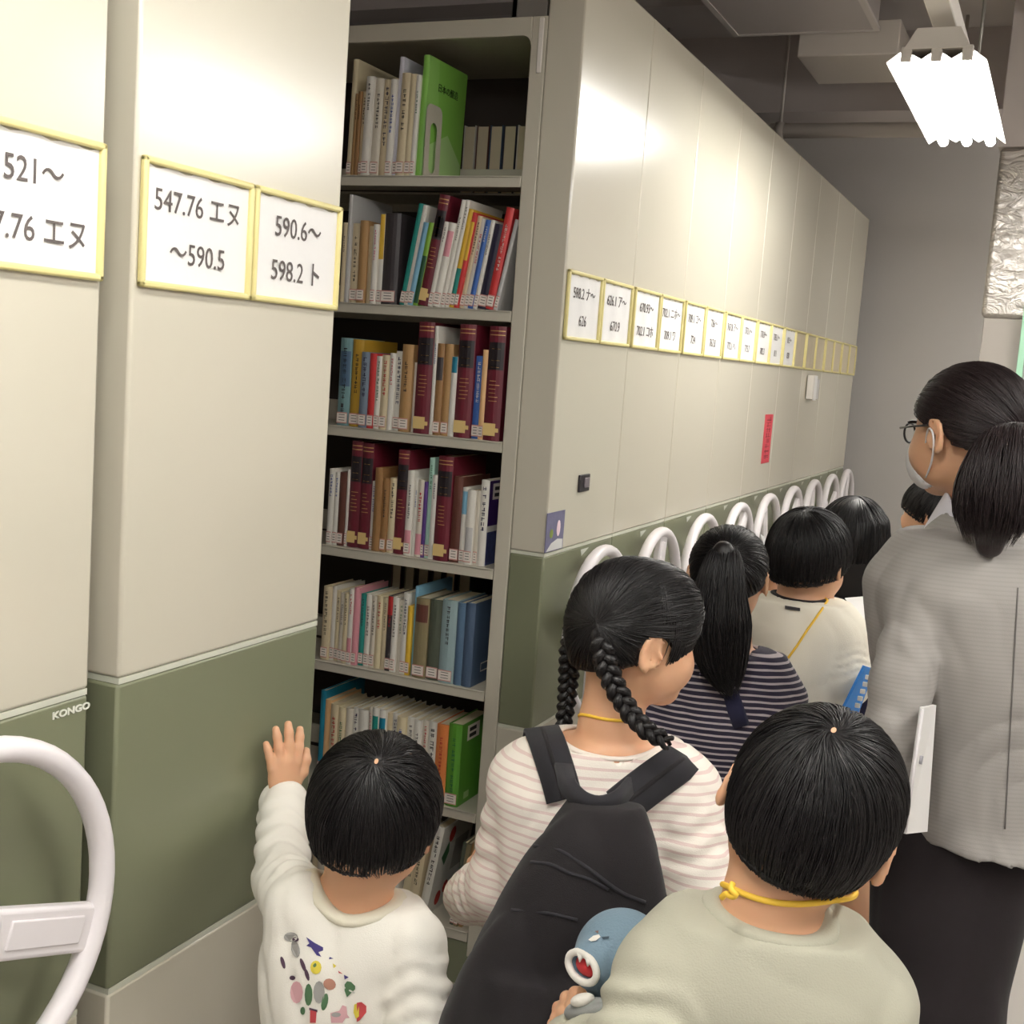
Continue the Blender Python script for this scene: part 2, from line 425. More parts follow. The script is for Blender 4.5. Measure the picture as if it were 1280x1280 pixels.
# ------------------------------------------------------------------ mobile shelving
ZT, ZG1, ZG0, ZB = 2.528, 1.152, .716, .05
Y3 = 2.701; UW = .49
SHELF_Z = [2.042, 1.727, 1.413, 1.101, .793, .478, .163]
def handwheel(parent, y, z, x, rot, R=.208):
    hw = empty('handwheel', (x, y, z)); hw.parent = parent
    A = np.linspace(0, 2*np.pi, 56, endpoint=False)
    b = MB(); b.tube([(.0, R*math.cos(a), R*math.sin(a)) for a in A], .0165, 14, closed=True, flat=.9, up=(1,0,0))
    b.build('rim', WHEELP, hw)
    for k in range(3):
        a = rot+k*2*math.pi/3; M = Matrix.Rotation(a, 4, 'X')
        b = MB(); b.box(-.016,.03,-.030,.006,R-.008,.030,.006,3,M=M)
        b.box(.004,.055,-.017,.0085,R-.03,.017,.002,2,M=M); b.build('spoke', WHEELP, hw)
    MB().tube([(-.055,0,0),(.004,0,0),(.016,0,0)], [.045,.045,.03], 24).build('hub', WHEELP, hw)
    return hw
def mobile_shelf(y0, y1, label, wheel=True, rot=0, frame=False, name_plate=False):
    t = empty('mobile_bookshelf', (0,y0,0), label=label, cat='mobile shelving', group='mobile book shelving units along the aisle')
    W = y1-y0
    MB().box(-.092,0,ZG1+.004,0,W,ZT,.005).build('upper_panel', CREAM, t)
    MB().box(-.0915,0,ZG0+.004,-.0005,W,ZG1-.004,.005).build('green_panel', OLIVE, t)
    MB().box(-.092,0,ZB,0,W,ZG0-.002,.005).build('lower_panel', CREAM, t)
    for q in (ZG1, ZG0+.001): MB().box(-.09,.002,q-.004,-.001,W-.002,q+.004).build('panel_strip', LIGHTLINE, t)
    MB().box(-1.1,.01,.012,-.01,W-.01,.10).build('base', STEEL, t)
    if wheel:
        handwheel(t, W*.5+.004, .937, .062, rot)
        MB().tube([(0,W*.5+.008,.945),(.02,W*.5+.008,.945)], .07, 24).build('wheel_mount', OLIVE, t)
        b = MB().mat(mat('arrow_label', srgb(206,208,198), .6)); b.poly([(.001,W*.5-.0,ZG1-.012),(.001,W*.5+.008,ZG1-.030),(.001,W*.5+.06,ZG1-.012)]); b.build('arrow_sticker', None, t)
    if name_plate:
        M = Matrix(((0,0,1,0),(1,0,0,0),(0,1,0,0),(0,0,0,1))); M.translation = (.0005, W-.030, ZG1-.019)
        text_obj('KONGO', .0125, mat('white_lettering', srgb(226,226,214), .6), t, M, xs=1.35, extrude=.0006, bold=.0004)
    if not frame:                                              # closed row: the carcass shows only its top and edge
        MB().box(-1.1,.008,.10,-.092,W-.008,2.40).build('carcass', mat('shaded_carcass', srgb(74,64,58), .7), t)  # dark brown stands in for shade and dark books behind the open rack
    else:
        for yy, y2 in ((0,.03),(W-.03,W)):                    # open racks on both sides
            MB().box(-.131,yy,.10,-.092,y2,2.404,.003).build('upright', STEEL, t)
            MB().box(-1.10,yy,.10,-1.06,y2,2.404,.003).build('upright', STEEL, t)
        MB().box(-.131,.03,.10,-.118,W-.03,2.404).build('side_sheet', STEEL, t)
        MB().box(-1.10,.03,.10,-1.09,W-.03,2.404).build('side_sheet', STEEL, t)
        b = MB(); b.box(-1.06,0,2.362,-.131,.016,2.404,.003)
        arc = [(-.131,2.366),(-.131,2.340)]+[(-.131-.022+.022*math.cos(a), 2.340+.022*math.sin(a)) for a in np.linspace(0, math.pi/2, 6)]
        b.prism(arc, 'y', .0, .014); b.build('top_rail', STEEL, t)
        MB().box(-1.06,.016,2.385,-.131,W,2.404).build('top_sheet', STEEL, t)
        MB().box(-.112,-.003,2.275,-.100,.012,2.40,.002).build('hinge_plate', WHITEMETAL, t)
        b = MB(); b.box(-.19,.01,2.404,-.10,.03,2.470,.002); b.box(-.19,.01,2.404,-.175,.14,2.47,.002); b.tube([(-.145,.004,2.45),(-.145,.012,2.45)], .008, 10); b.build('top_bracket', GALV, t)
        for z in SHELF_Z:
            for a, c in ((.0,.215),(W-.215,W)):
                b = MB(); b.box(-1.06,a,z-.006,-.132,c,z,.0015); 
                f = a if a == 0 else c-.012
                b.box(-1.06,f,z-.026,-.132,f+.012,z-.001,.002)
                b.build('shelf_board', STEEL, t)
            MB().box(-1.06,W*.5-.006,z-.0,-.132,W*.5+.006,z+.055,.001).build('back_stop', STEEL, t)
        b = MB(); b.box(-1.06,.004,.02,-.095,.014,.135); b.build('kick_plate', OLIVE, t)
    return t
mobile_shelf(.694, 1.187, 'nearest mobile shelving end with half a white handwheel at the left edge', rot=-.33, name_plate=True)
mobile_shelf(1.241, 1.719, 'mobile shelving end that the small boy touches, two class signs and no wheel', wheel=False)
mobile_shelf(Y3, Y3+UW, 'open mobile bookshelf full of books, beside the girl with braids', rot=.5, frame=True)
ORD = ['first','second','third','fourth','fifth','sixth','seventh','eighth','ninth','tenth','eleventh','twelfth','thirteenth','fourteenth','fifteenth','sixteenth','seventeenth','eighteenth','nineteenth','twentieth','twenty-first','twenty-second','twenty-third','twenty-fourth','twenty-fifth','twenty-sixth','twenty-seventh','twenty-eighth','twenty-ninth','thirtieth']
extra = ['','behind the braided girl','','','marked by a red strip','with a clear leaflet holder','','']
for k in range(1, 9):
    e = (', '+extra[k-1]) if extra[k-1] else ''
    mobile_shelf(Y3+k*UW, Y3+(k+1)*UW, f'closed shelving end, {ORD[k-1]} beyond the open bookshelf{e}', rot=.5+k*.9)
rails = MB()
for x in (-.25,-.9): rails.box(x-.02,YB+.3,.0,x+.02,YF-.1,.012)
tag(rails.build('floor_rail', GALV), 'steel rails in the floor under the mobile shelving', 'rail')

# ------------------------------------------------------------------ class signs on the shelving ends
def wall_matrix(y, z, x): 
    M = Matrix(((0,0,1,0),(1,0,0,0),(0,1,0,0),(0,0,0,1))); M.translation = (x,y,z); return M
def class_sign(y0, y1, lines, label, size=.033, tan_sheet=False, xs=.92):
    z0, z1 = 1.668, 1.832; f = .009; yc = (y0+y1)/2
    t = empty('class_sign', (.0005,yc,1.75), label=label, cat='sign', group='class number signs')
    w, h = (y1-y0)/2, (z1-z0)/2
    b = MB()
    for q in ((0,-w,h-f,.009,w,h),(0,-w,-h,.009,w,-h+f),(0,-w,-h,.009,-w+f,h),(0,w-f,-h,.009,w,h)): b.box(*q, bev=.003)
    b.build('frame', FRAMEY, t)
    nx = 22; V = []; Q = []
    rng = random.Random(lines)
    for i in range(nx+1):
        y = -w+f*.6+(2*w-f*1.2)*i/nx
        top = h-f*.7-.006*abs(math.sin(i*.55+rng.random()*.4))**2
        for zz in (-h+f*.6, 0, top): V.append((.0022+.0008*math.sin(i*.7), y, zz))
    for i in range(nx):
        for j in range(2): a = i*3+j; Q.append((a, a+3, a+4, a+1))
    p = link('paper', raw_mesh('paper', V, Q, mat('tan_paper', srgb(196,184,160), .8) if tan_sheet else PAPER), t)
    MB().box(.0002,-w+f*.5,-h+f*.5,.001,w-f*.5,h-f*.5).build('backing', mat('clear_back', srgb(196,190,170), .5), t)
    rows = lines.split('/')
    for i, r in enumerate(rows):
        if not r.strip(): continue
        zz = (.030 if i == 0 else -.034)
        n = len(r); s = size
        text_obj(r, s, INK, p, wall_matrix(0, zz, .0036), xs=xs, extrude=.0002)
    return t
class_sign(.952,1.182,' 521～/547.76 エヌ','class sign reading 521 and 547.76 at the left edge, cut off',.040)
class_sign(1.248,1.480,'547.76 エヌ/～590.5','class sign reading 547.76 to 590.5, left of two on the touched panel',.040)
class_sign(1.484,1.714,'590.6～/598.2 ト','class sign reading 590.6 to 598.2, right of two on the touched panel',.042)
TX = [('598.2 ナ～/626','626.1 ア～/670.9'),('670.93～/702.1 コホ','702.1 ニホ～/709.1 ワ'),('709.1 コ～/724','726～/767.8'),('767.8 ア～/772.1 ヘ','773.1～/775.7'),
      ('776.9～/782.3','783.1～/811'),('815～/830',' / '),(' / ',' / '),(' / ',' / '),(' / ',' / ')]
for k in range(9):
    for j in range(2):
        a = Y3+k*UW+.007+j*.238; s = TX[k][j]
        pos = 'left' if j == 0 else 'right'
        where = 'open bookshelf end' if k == 0 else f'{ORD[k-1]} shelving end past the open bookshelf'
        first = s.split('/')[0].replace('～','').strip() or 'blank'
        first = ''.join(c for c in first if c.isdigit() or c == '.') or 'no number'
        class_sign(a, a+.232, s, f'{pos} class sign showing {first}, {where}', .036, tan_sheet=(k > 5 or (k == 5 and j == 1)))  # the furthest signs get blank tan paper

# small things fixed to the shelving ends
t = empty('panel_lock', (0,2.925,1.315), label='small black lock plate above the poster on the open bookshelf end', cat='lock')
MB().box(0,-.036,-.022,.006,.036,.022,.002).build('plate', mat('black_plastic', srgb(36,30,36), .4), t)
MB().box(.006,-.008,-.012,.010,.026,.014,.002).build('slider', mat('grey_slider', srgb(120,112,118), .4), t)
t = empty('notice_sticker', (0,2.752,1.205), label='small purple-blue notice sticker beside the corner of the open bookshelf', cat='sticker')
MB().box(0.0004,-.055,-.046,.002,.060,.05).build('sheet', mat('slate_violet', srgb(112,110,138), .5, var=.15, vscale=60), t)
MB().mat(mat('pink_print', srgb(232,206,214), .6)).poly([(.0026,.022+.012*math.cos(a),.008+.020*math.sin(a)) for a in np.linspace(0,6.28,14)[:-1]]).build('printed_oval', None, t)
MB().mat(mat('lime_print', srgb(128,146,70), .6)).poly([(.0026,-.022+.012*math.cos(a),-.002+.012*math.sin(a)) for a in np.linspace(0,6.28,8)[:-1]]).build('printed_leaf', None, t)
MB().mat(mat('white_print', srgb(206,206,204), .6)).poly([(.0026,-.05,-.044),(.0026,.055,-.044),(.0026,.055,-.022),(.0026,.02,-.018),(.0026,-.02,-.026)]).build('torn_edge', None, t)
t = empty('red_strip', (0,5.035,1.37), label='red vertical paper strip with dark characters on the green-cream shelving', cat='notice')
MB().box(.0004,-.070,-.10,.003,.070,.10,.001).build('sheet', mat('red_paper', srgb(206,72,84), .6), t)
b = MB().mat(mat('dark_red_ink', srgb(120,28,40), .7)); rg = random.Random(4)
for i in range(8):
    zc = .08-i*.022
    for _ in range(4):
        if rg.random() < .5: q = rg.uniform(-.008,.008); b.box(.003,-.040,zc+q,.0034,.040,zc+q+.002)
        else: q = rg.uniform(-.036,.030); b.box(.003,q,zc-.009,.0034,q+.006,zc+.009)
b.build('print', None, t)
t = empty('leaflet_holder', (.003,5.86,1.585), label='small clear leaflet holder with white sheets below the far class signs', cat='holder')
MB().box(0,-.10,-.05,.03,-.06,.06,.004).build('bracket', WHITEMETAL, t)
MB().box(0.0,-.05,-.05,.022,.10,.045,.003).build('clear_pocket', mat('milky_plastic', srgb(196,192,190), .3), t)
MB().box(0.024,-.06,-.055,.03,.0,.06,.002).build('sheet', PAPER, t)
# ------------------------------------------------------------------ books on the open shelf
PAL = dict(cream=(222,208,172), tan=(178,140,92), kraft=(150,112,70), beige=(214,198,164), white=(228,224,214), offwhite=(214,206,190),
           lavender=(216,214,226), green=(136,196,84), teal=(38,140,128), skyblue=(128,178,204), lime=(126,170,60), maroon=(104,30,44),
           charcoal=(58,52,54), greyblue=(122,136,152), tealgrey=(120,156,158), yellow=(226,184,60), mustard=(190,150,50), red=(200,56,56),
           navy=(40,36,58), blue=(62,104,176), peach=(230,186,134), mint=(176,214,198), brown=(96,56,46), purple=(92,60,130), olive=(134,122,90),
           darkolive=(82,88,74), paleblue=(150,172,174), slate=(84,110,136), darkslate=(70,88,112), orange=(222,132,72), leaf=(88,150,50),
           tealblue=(28,124,150), pink=(218,150,160), grey=(196,194,192), darkgreen=(36,80,52))
PAGE = mat('book_pages', srgb(222,208,178), .85, .3, 120)
STICK = mat('call_label', srgb(236,226,216), .7); STICKR = mat('call_label_red', srgb(206,150,140), .7); STICKY = mat('call_label_yellow', srgb(226,196,130), .7)
GOLD = mat('gold_print', srgb(200,160,100), .4, metal=.3)
INKS = {k: mat('ink_'+k, srgb(*v), .7) for k, v in dict(d=(52,44,44), w=(232,226,216), r=(190,52,58), b=(56,84,160), n=(44,38,70), p=(206,92,128), g=(50,110,70), y=(222,190,60)).items()}
def cover_mat(c): return mat('cover_'+c, srgb(*PAL[c]), .42, .04, 400)
SHELFN = ['top','second','third','fourth','fifth','sixth','bottom']
def make_book(rng, w, h, c, style, d):
    """book standing at the origin: spine faces -y, x right, z up; returns Empty"""
    t = empty('book'); bt = min(.0022, w*.18); CM = cover_mat(c)
    b = MB().mat(CM)
    n = 5; r = w*.16                                            # softly rounded spine, two boards
    out = [(w*i/n, -r*math.sin(math.pi*i/n)) for i in range(n+1)]
    out += [(w, d), (w-bt, d), (w-bt, .004), (bt, .004), (bt, d), (0, d)]
    b.prism(out, 'z', 0, h)
    sy = lambda x: -r*math.sin(math.pi*min(1,max(0,x/w)))-.0004
    def rect(M, x0, x1, z0, z1):
        b.mat(M); xs = [x0]+[w*i/n for i in range(1,n) if x0+1e-5 < w*i/n < x1-1e-5]+[x1]     # follows the facets of the spine
        for a, e in zip(xs[:-1], xs[1:]): b.quad((a,fy(a),z0),(e,fy(e),z0),(e,fy(e),z1),(a,fy(a),z1))
    def fy(x):
        i = min(n-1, int(x/w*n)); f = x/w*n-i
        return -r*(math.sin(math.pi*i/n)*(1-f)+math.sin(math.pi*(i+1)/n)*f)-.0004
    for part in style.split('+'):
        if part == 'E':                                          # bound encyclopedia: black block, gold rules
            rect(mat('cover_black', srgb(34,26,30), .4), w*.04, w*.96, h*.62, h*.86)
            for z in (.92,.955): rect(GOLD, w*.04, w*.96, h*z, h*z+.0022)
            for z in (.80,.70,.64): rect(GOLD, w*.25, w*.75, h*z, h*z+.0016)
            for i in range(6): rect(GOLD, w*(.2+.05*rng.random()), w*(.6+.25*rng.random()), h*(.52-.035*i), h*(.52-.035*i)+.0016)
        elif part and part[0] in 'dwrbnpgy' and len(part) == 1:  # a column of title characters
            g = min(w*.5, .0125)*rng.uniform(.7,1); z = h*(.93 if rng.random() < .7 else .84); cx = w*.5
            cnt = int(min(rng.randint(7,12), (h*.72)/(g*1.12)))
            for i in range(cnt):
                if rng.random() < .1: z -= g*.7
                for _ in range(4):
                    if rng.random() < .5: q = rng.uniform(-.45,.4)*g; rect(INKS[part], cx-g*.42, cx+g*.42, z-g*.5+q, z-g*.5+q+g*.13)
                    else: q = rng.uniform(-.42,.32)*g; rect(INKS[part], cx+q, cx+q+g*.14, z-g*.95, z-g*.1)
                z -= g*1.12
        elif part.startswith('top:'): a, f = part[4:].split(','); rect(cover_mat(a), w*.03, w*.97, h*(1-float(f)), h*.998)
        elif part.startswith('bot:'): a, f = part[4:].split(','); rect(cover_mat(a), w*.03, w*.97, h*.03, h*float(f))
        elif part.startswith('mid:'): a, f, g2 = part[4:].split(','); rect(cover_mat(a), w*.06, w*.94, h*float(f), h*float(g2))
    b.build('cover', None, t)
    MB().box(bt,.004,.003,w-bt,d-.004,h-.003).build('pages', PAGE, t)
    lb = MB()
    if 'E' in style.split('+'):
        lb.mat(STICKY); b2 = [(w*.06,.012,w*.8,.042),(w*.8,.021,w*.99,.031)]
        for x0,z0,x1,z1 in b2: lb.quad((x0,sy(w*.5)-.0010,z0),(x1,sy(w*.5)-.0010,z0),(x1,sy(w*.5)-.0010,z1),(x0,sy(w*.5)-.0010,z1))
    elif rng.random() < .75:
        y = sy(w*.5)-.0003; e = w*.05
        lb.mat(STICKR).quad((e,y,.006),(w-e,y,.006),(w-e,y,.034),(e,y,.034))
        lb.mat(STICK).quad((e*1.6,y-.0003,.0085),(w-e*1.6,y-.0003,.0085),(w-e*1.6,y-.0003,.0315),(e*1.6,y-.0003,.0315))
        lb.mat(INKS['d'])
        for z in (.013,.020,.027): lb.quad((w*.25,y-.0006,z),(w*.75,y-.0006,z),(w*.75,y-.0006,z+.0015),(w*.25,y-.0006,z+.0015))
    if lb.mats: lb.build('call_label', None, t, recalc=False)
    else: lb.bm.free()
    return t
def shelf_row(si, x_left, x_right, rows, y=2.712, part=None):
    """rows: (colour, width mm, height mm, style, lean deg, note)"""
    tip = max([0]+[math.sin(math.radians(r[4]))*r[2]/1000 for r in rows[-1:]]); x_right = min(x_right, -.1335-max(0,tip))
    z = SHELF_Z[si]; rng = random.Random(si*7+1)
    wid = [r[1]/1000/math.cos(math.radians(r[4])) for r in rows]
    scale = (x_right-x_left)/sum(wid)
    x = x_left; n = len(rows)
    for i, (c, wm, hm, st, lean, note) in enumerate(rows):
        w = wm/1000*scale*.965; h = hm/1000
        d = min(.215, h*.72) if len(note) < 3 or note[0] != '#' else float(note[1:].split("|")[0])
        bk = make_book(rng, w, h, c, st, d)
        a = math.radians(lean)
        bk.location = (x+.0005+(0 if lean >= 0 else abs(math.sin(a))*h), y+rng.uniform(0,.012), z+.0006+(w*abs(math.sin(a)) if lean > 0 else 0)); bk.rotation_euler = (0, a, 0)
        x += wid[i]*scale
        k = n-1-i
        size = 'thick ' if wm >= 28 else ('slim ' if wm <= 12 else '')
        kind = 'bound encyclopedia volume' if 'E' in st.split('+') else 'book'
        name = {'tealgrey':'grey-teal','greyblue':'grey-blue','skyblue':'sky-blue','tealblue':'teal-blue','paleblue':'pale grey-blue','darkslate':'dark slate-blue','slate':'slate-blue','darkolive':'dark olive','darkgreen':'dark green','leaf':'bright green','offwhite':'off-white'}.get(c, c)
        nt = note.split('|')[-1] if '|' in note else ''
        place = 'last' if k == 0 else ORD[k]
        sh_ = SHELFN[si]; side_ = part or 'right'
        lab = f"{size}{name} {kind}{(' '+nt) if nt else ''}, {(place+' from the '+side_) if k else ('rightmost' if not part else 'first from the '+part)}, {sh_} shelf"
        tag(bk, lab, 'book', f'books on the {SHELFN[si]} shelf')
def R(s):
    out = []
    for ln in s.strip().split(';'):
        f = [q.strip() for q in ln.split('/')]
        if len(f) < 3: continue
        out.append((f[0], float(f[1]), float(f[2]), f[3] if len(f) > 3 else '', float(f[4]) if len(f) > 4 and f[4] else 0, f[5] if len(f) > 5 else ''))
    return out
def xpx(px, py): return float(on_y(px, py, 2.712)[0])
shelf_row(0, xpx(430,211), xpx(525,214), R('''cream/12/285//1; tan/8/200/d/1; kraft/9/205/d/1; beige/10/205/d/1; white/18/240/d/1; offwhite/20/236/d/1; beige/18/232/n/1;
 white/14/232/b/1; lavender/10/286//1; beige/20/246/d/1; cream/14/243//1; white/10/240/g/1; green/14/288//1/#.205|with its cover showing'''))
shelf_row(1, xpx(424,376), xpx(494,378), R('''beige/10/198/d; grey/9/268//0/#.200|tall magazine; beige/20/198/d; tan/20/205; beige/14/192; white/12/196/p; white/12/222/top:yellow,.5; charcoal/38/224//0/#.150'''), part='right, upright left group')
shelf_row(1, xpx(496,379), xpx(624,386), R('''teal/14/252//9; white/12/248//9/#.170; skyblue/14/205//9; lime/13/205/bot:darkgreen,.6/9; maroon/27/272/mid:charcoal,.6,.8+E/9; white/12/208/d/9; white/19/205/mid:pink,.6,.9/9;
 white/10/262/d/9; white/11/262/d/9; yellow/13/240/bot:teal,.4/9; red/10/232/mid:yellow,.5,.9/9; beige/12/225/d/9; white/12/218/r/9; blue/13/215/w/9; white/10/215/n/9; navy/23/205//9; red/20/244/w/9; grey/10/218//11/#.150'''))
shelf_row(2, xpx(418,531), xpx(624,553), R('''tealgrey/30/224/mid:slate,.45,.85+d; mustard/28/222/d/0/#.170; greyblue/20/192/n; red/16/190; white/13/184/g; beige/18/188/r; white/12/194/r; white/18/200/n; 
 tan/26/218/d; white/10/175; maroon/38/276/E; white/8/268/b; kraft/17/226/mid:charcoal,.6,.85; tan/18/226; white/13/196/top:tealblue,.2; maroon/38/276/E; blue/18/202/w; peach/12/218; maroon/38/276/E'''))
shelf_row(3, xpx(407,683), xpx(604,709), R('''white/14/198/b; white/13/190/b; brown/17/192; white/6/200; maroon/30/275/E; maroon/30/273/E; white/11/178/b; kraft/20/214; kraft/15/190/d; cream/18/192/d; maroon/29/266/E; white/17/216/d+bot:pink,.3;
 white/10/200/b; offwhite/16/196/r+bot:pink,.3; purple/8/192; mint/13/254/g; white/13/212/n; maroon/38/262/E; brown/24/215; white/14/190/mid:skyblue,.65,.95/0; white/20/186/mid:grey,.1,.5/0; offwhite/10/186//0; white/20/214/n/0/#.150|with purple cover'''))
shelf_row(4, xpx(399,827), xpx(588,858), R('''beige/20/196/d; white/12/196; cream/13/188/d; offwhite/12/185/d; cream/13/186/d; white/12/200/r+bot:pink,.35; pink/14/205/bot:pink,.4; teal/14/190/n; white/14/192/d; offwhite/14/190/d; cream/16/192/r; beige/14/190/d;
 charcoal/14/196/r+top:red,.25; white/14/196/d; offwhite/12/190/g; white/14/212/n; yellow/12/180; skyblue/8/232//0/#.190; olive/34/206/mid:brown,.7,.92/0/#.16; darkolive/32/206//0/#.16; paleblue/38/212/d/0/#.16; slate/19/210//0/#.16; darkslate/24/213//0/#.16|with a white printed box'''))
shelf_row(5, xpx(393,968), xpx(572,1002), R('''tealblue/12/228//0/#.200; peach/16/206; beige/18/200/r; cream/16/195/g; offwhite/16/196; white/15/200/n; white/24/200/bot:navy,.5; offwhite/10/212/p; white/15/214/mid:teal,.7,.9; white/16/212/mid:tealblue,.7,.9;
 beige/12/205; white/14/208/n; cream/20/205/b; white/18/206/d; white/16/204/d; offwhite/14/206/r; white/20/206/d; orange/26/206/r; leaf/30/214/g/0/#.160|with a paper slip'''))
shelf_row(6, xpx(386,1110), xpx(440,1122), R('''beige/14/190/d; offwhite/12/188/d; cream/14/190/d; beige/15/190/r; offwhite/14/186/d; beige/14/186/d'''), part='right, left group')
shelf_row(6, xpx(474,1128), xpx(530,1140), R('''offwhite/14/205/d; white/16/205/d; cream/14/208/n/6; beige/15/210/d/6; white/13/250/d/9/#.190|picture book with red strawberries'''), part='right, middle group')
shelf_row(6, xpx(560,1150), xpx(577,1155), R('''darkolive/9/225//6; olive/10/226//6; tan/9/228//6'''))
# covers whose side shows: print on the faces towards the aisle
def side_print(si, key, quads):
    for o in COL.objects:
        if o.get('category') == 'book' and key in o['label'] and SHELFN[si] in o['label']:
            cv = [c for c in o.children if c.name.startswith('cover')][0]
            w = max(v.co.x for v in cv.data.vertices)+.0004
            for nm, M, pts in quads:
                MB().mat(M).poly([(w,y,z) for y,z in pts]).build(nm, None, o)
            return o, w
circ = lambda y, z, r, s=1.3: [(y+r*math.cos(a), z+r*s*math.sin(a)) for a in np.linspace(0,6.28,13)[:-1]]
o, wv = side_print(0, 'cover showing', [('print_patch', mat('pale_green_print', srgb(176,214,140), .5), [(.0,.0),(.20,.0),(.20,.06),(.12,.12),(.0,.07)]), ('print_patch', mat('pale_green_print2', srgb(150,204,104), .5), [(.0,.16),(.06,.18),(.05,.287),(.0,.287)])])
M = wall_matrix(.105, .222, wv+.0003); text_obj('日本の醸造', .022, mat('dark_green_ink', srgb(40,66,22), .7), o, M)
side_print(3, 'purple cover', [('cover_print', mat('deep_purple', srgb(58,30,92), .4), [(.002,.10),(.148,.10),(.148,.212),(.002,.212)]), ('cover_print', mat('berry_print', srgb(70,76,120), .4, var=.9, vscale=70), [(.002,.002),(.148,.002),(.148,.085),(.002,.085)])])
o, wv = side_print(3, 'purple cover', [])
b = MB().mat(STICK); b.quad((wv+.0005,.02,.165),(wv+.0005,.10,.165),(wv+.0005,.10,.205),(wv+.0005,.02,.205)); b.mat(INKS['d'])
for z in (.172,.188): b.quad((wv+.0009,.03,z),(wv+.0009,.06,z),(wv+.0009,.06,z+.009),(wv+.0009,.03,z+.009))
b.build('title_slip', None, o, recalc=False)
o, wv = side_print(4, 'printed box', [])
b = MB().mat(STICK); q = wv+.0004
for y0,z0,y1,z1 in ((.05,.03,.10,.033),(.05,.05,.10,.053),(.05,.03,.053,.053),(.097,.03,.10,.053)): b.quad((q,y0,z0),(q,y1,z0),(q,y1,z1),(q,y0,z1))
b.build('printed_box', None, o, recalc=False)
o, wv = side_print(5, 'paper slip', [('paper_slip', STICK, [(.03,.165),(.10,.165),(.10,.205),(.03,.205)]), ('barcode_slip', mat('pale_green_slip', srgb(170,200,140), .6), [(.03,.012),(.06,.012),(.06,.03),(.03,.03)])])
b = MB().mat(INKS['d'])
for z in (.172,.188): b.quad((wv+.0008,.04,z),(wv+.0008,.08,z),(wv+.0008,.08,z+.010),(wv+.0008,.04,z+.010))
b.build('slip_print', None, o, recalc=False)
o, wv = side_print(6, 'strawberries', [('strawberry_print', mat('strawberry_red', srgb(196,58,48), .5), circ(.05,.035,.016)), ('strawberry_print', mat('strawberry_red', srgb(196,58,48), .5), circ(.085,.055,.014)), ('strawberry_print', mat('strawberry_red', srgb(196,58,48), .5), circ(.06,.215,.017)),
    ('leaf_print', mat('leaf_print', srgb(60,104,62), .5), [(.02,.16),(.05,.20),(.06,.165),(.045,.13)]), ('picture_panel', mat('grey_print', srgb(168,164,156), .5), [(.09,.10),(.17,.10),(.17,.19),(.09,.19)])])
side_print(3, 'mint', [])
# bookends
def bookend(x, y, z, label):
    t = empty('bookend', (x,y,z), label=label, cat='bookend', group='metal bookends on the shelves')
    pts = [(.0,0),(.08,0)]+[(.08-.02+.02*math.cos(a), .155+.02*math.sin(a)) for a in np.linspace(0,math.pi/2,6)]+[(.02-.0+.02*math.cos(a)-.0, .155+.02*math.sin(a)) for a in np.linspace(math.pi/2,math.pi,6)]
    hole = [(.04+.018*math.cos(a), (.115 if math.sin(a) >= 0 else .03)+.018*math.sin(a)) for a in np.linspace(0,2*math.pi,25)[:-1]]
    bm = bmesh.new(); ed = []
    for loop in (pts, hole):
        vs = [bm.verts.new((0,y2,z2)) for y2,z2 in loop]
        for i in range(len(vs)): ed.append(bm.edges.new((vs[i], vs[(i+1)%len(vs)])))
    bmesh.ops.triangle_fill(bm, use_beauty=True, edges=ed)
    r = bmesh.ops.extrude_face_region(bm, geom=bm.faces[:]); bmesh.ops.translate(bm, verts=[v for v in r['geom'] if isinstance(v, bmesh.types.BMVert)], vec=(.0015,0,0))
    bmesh.ops.recalc_face_normals(bm, faces=bm.faces)
    me = bpy.data.meshes.new('upright_plate'); bm.to_mesh(me); bm.free(); me.materials.append(STEEL); link('upright_plate', me, t)
    MB().box(.0015,0,0,.02,.08,.0015).build('foot_plate', STEEL, t)
bookend(xpx(527,214)+.006, 2.708, SHELF_Z[0]+.0002, 'grey metal bookend with a slot, holding the green book on the top shelf')
# books of the other side, seen through the rack by their fore-edges
def back_book(x, z, w, h, c, label, grp, ft=.135):
    t = empty('book', (x,Y3+UW-.02-ft,z+.0006), label=label, cat='book', group=grp)
    CM = cover_mat(c)
    MB().box(0.002,.004,.003,w-.002,ft-.005,h-.003).build('pages', PAGE, t)
    MB().mat(CM).prism([(0,0),(.002,0),(.002,ft-.004),(w-.002,ft-.004),(w-.002,0),(w,0),(w,ft),(0,ft)], 'z', 0, h).build('cover', None, t)
x = -.46
for i, (w_, c) in enumerate(((.034,'white'),(.036,'brown'),(.036,'darkslate'),(.036,'navy'),(.034,'white'),(.036,'brown'),(.037,'beige'))):
    back_book(x, SHELF_Z[0], w_, .185, c, f'pale book seen by its page edges behind the green book, {ORD[i]} from the left', 'books seen from behind on the top shelf'); x += w_+.004
x = -.60
for i, (w_, c) in enumerate(((.03,'brown'),(.03,'olive'),(.034,'brown'),(.03,'charcoal'),(.03,'brown'),(.036,'darkolive'))):
    back_book(x, SHELF_Z[4], w_, .25-.01*(i%3), c, f'dark book at the back of the fifth shelf, {ORD[i]} from the left', 'dark books behind the fifth shelf row'); x += w_+.012
x = -.56
for i, (w_, c) in enumerate(((.03,'brown'),(.03,'brown'),(.04,'olive'))):
    back_book(x, SHELF_Z[2], w_, .26-.01*(i%3), c, f'dark book at the back of the third shelf, {ORD[i]} from the left', 'dark books behind the third shelf row'); x += w_+.02
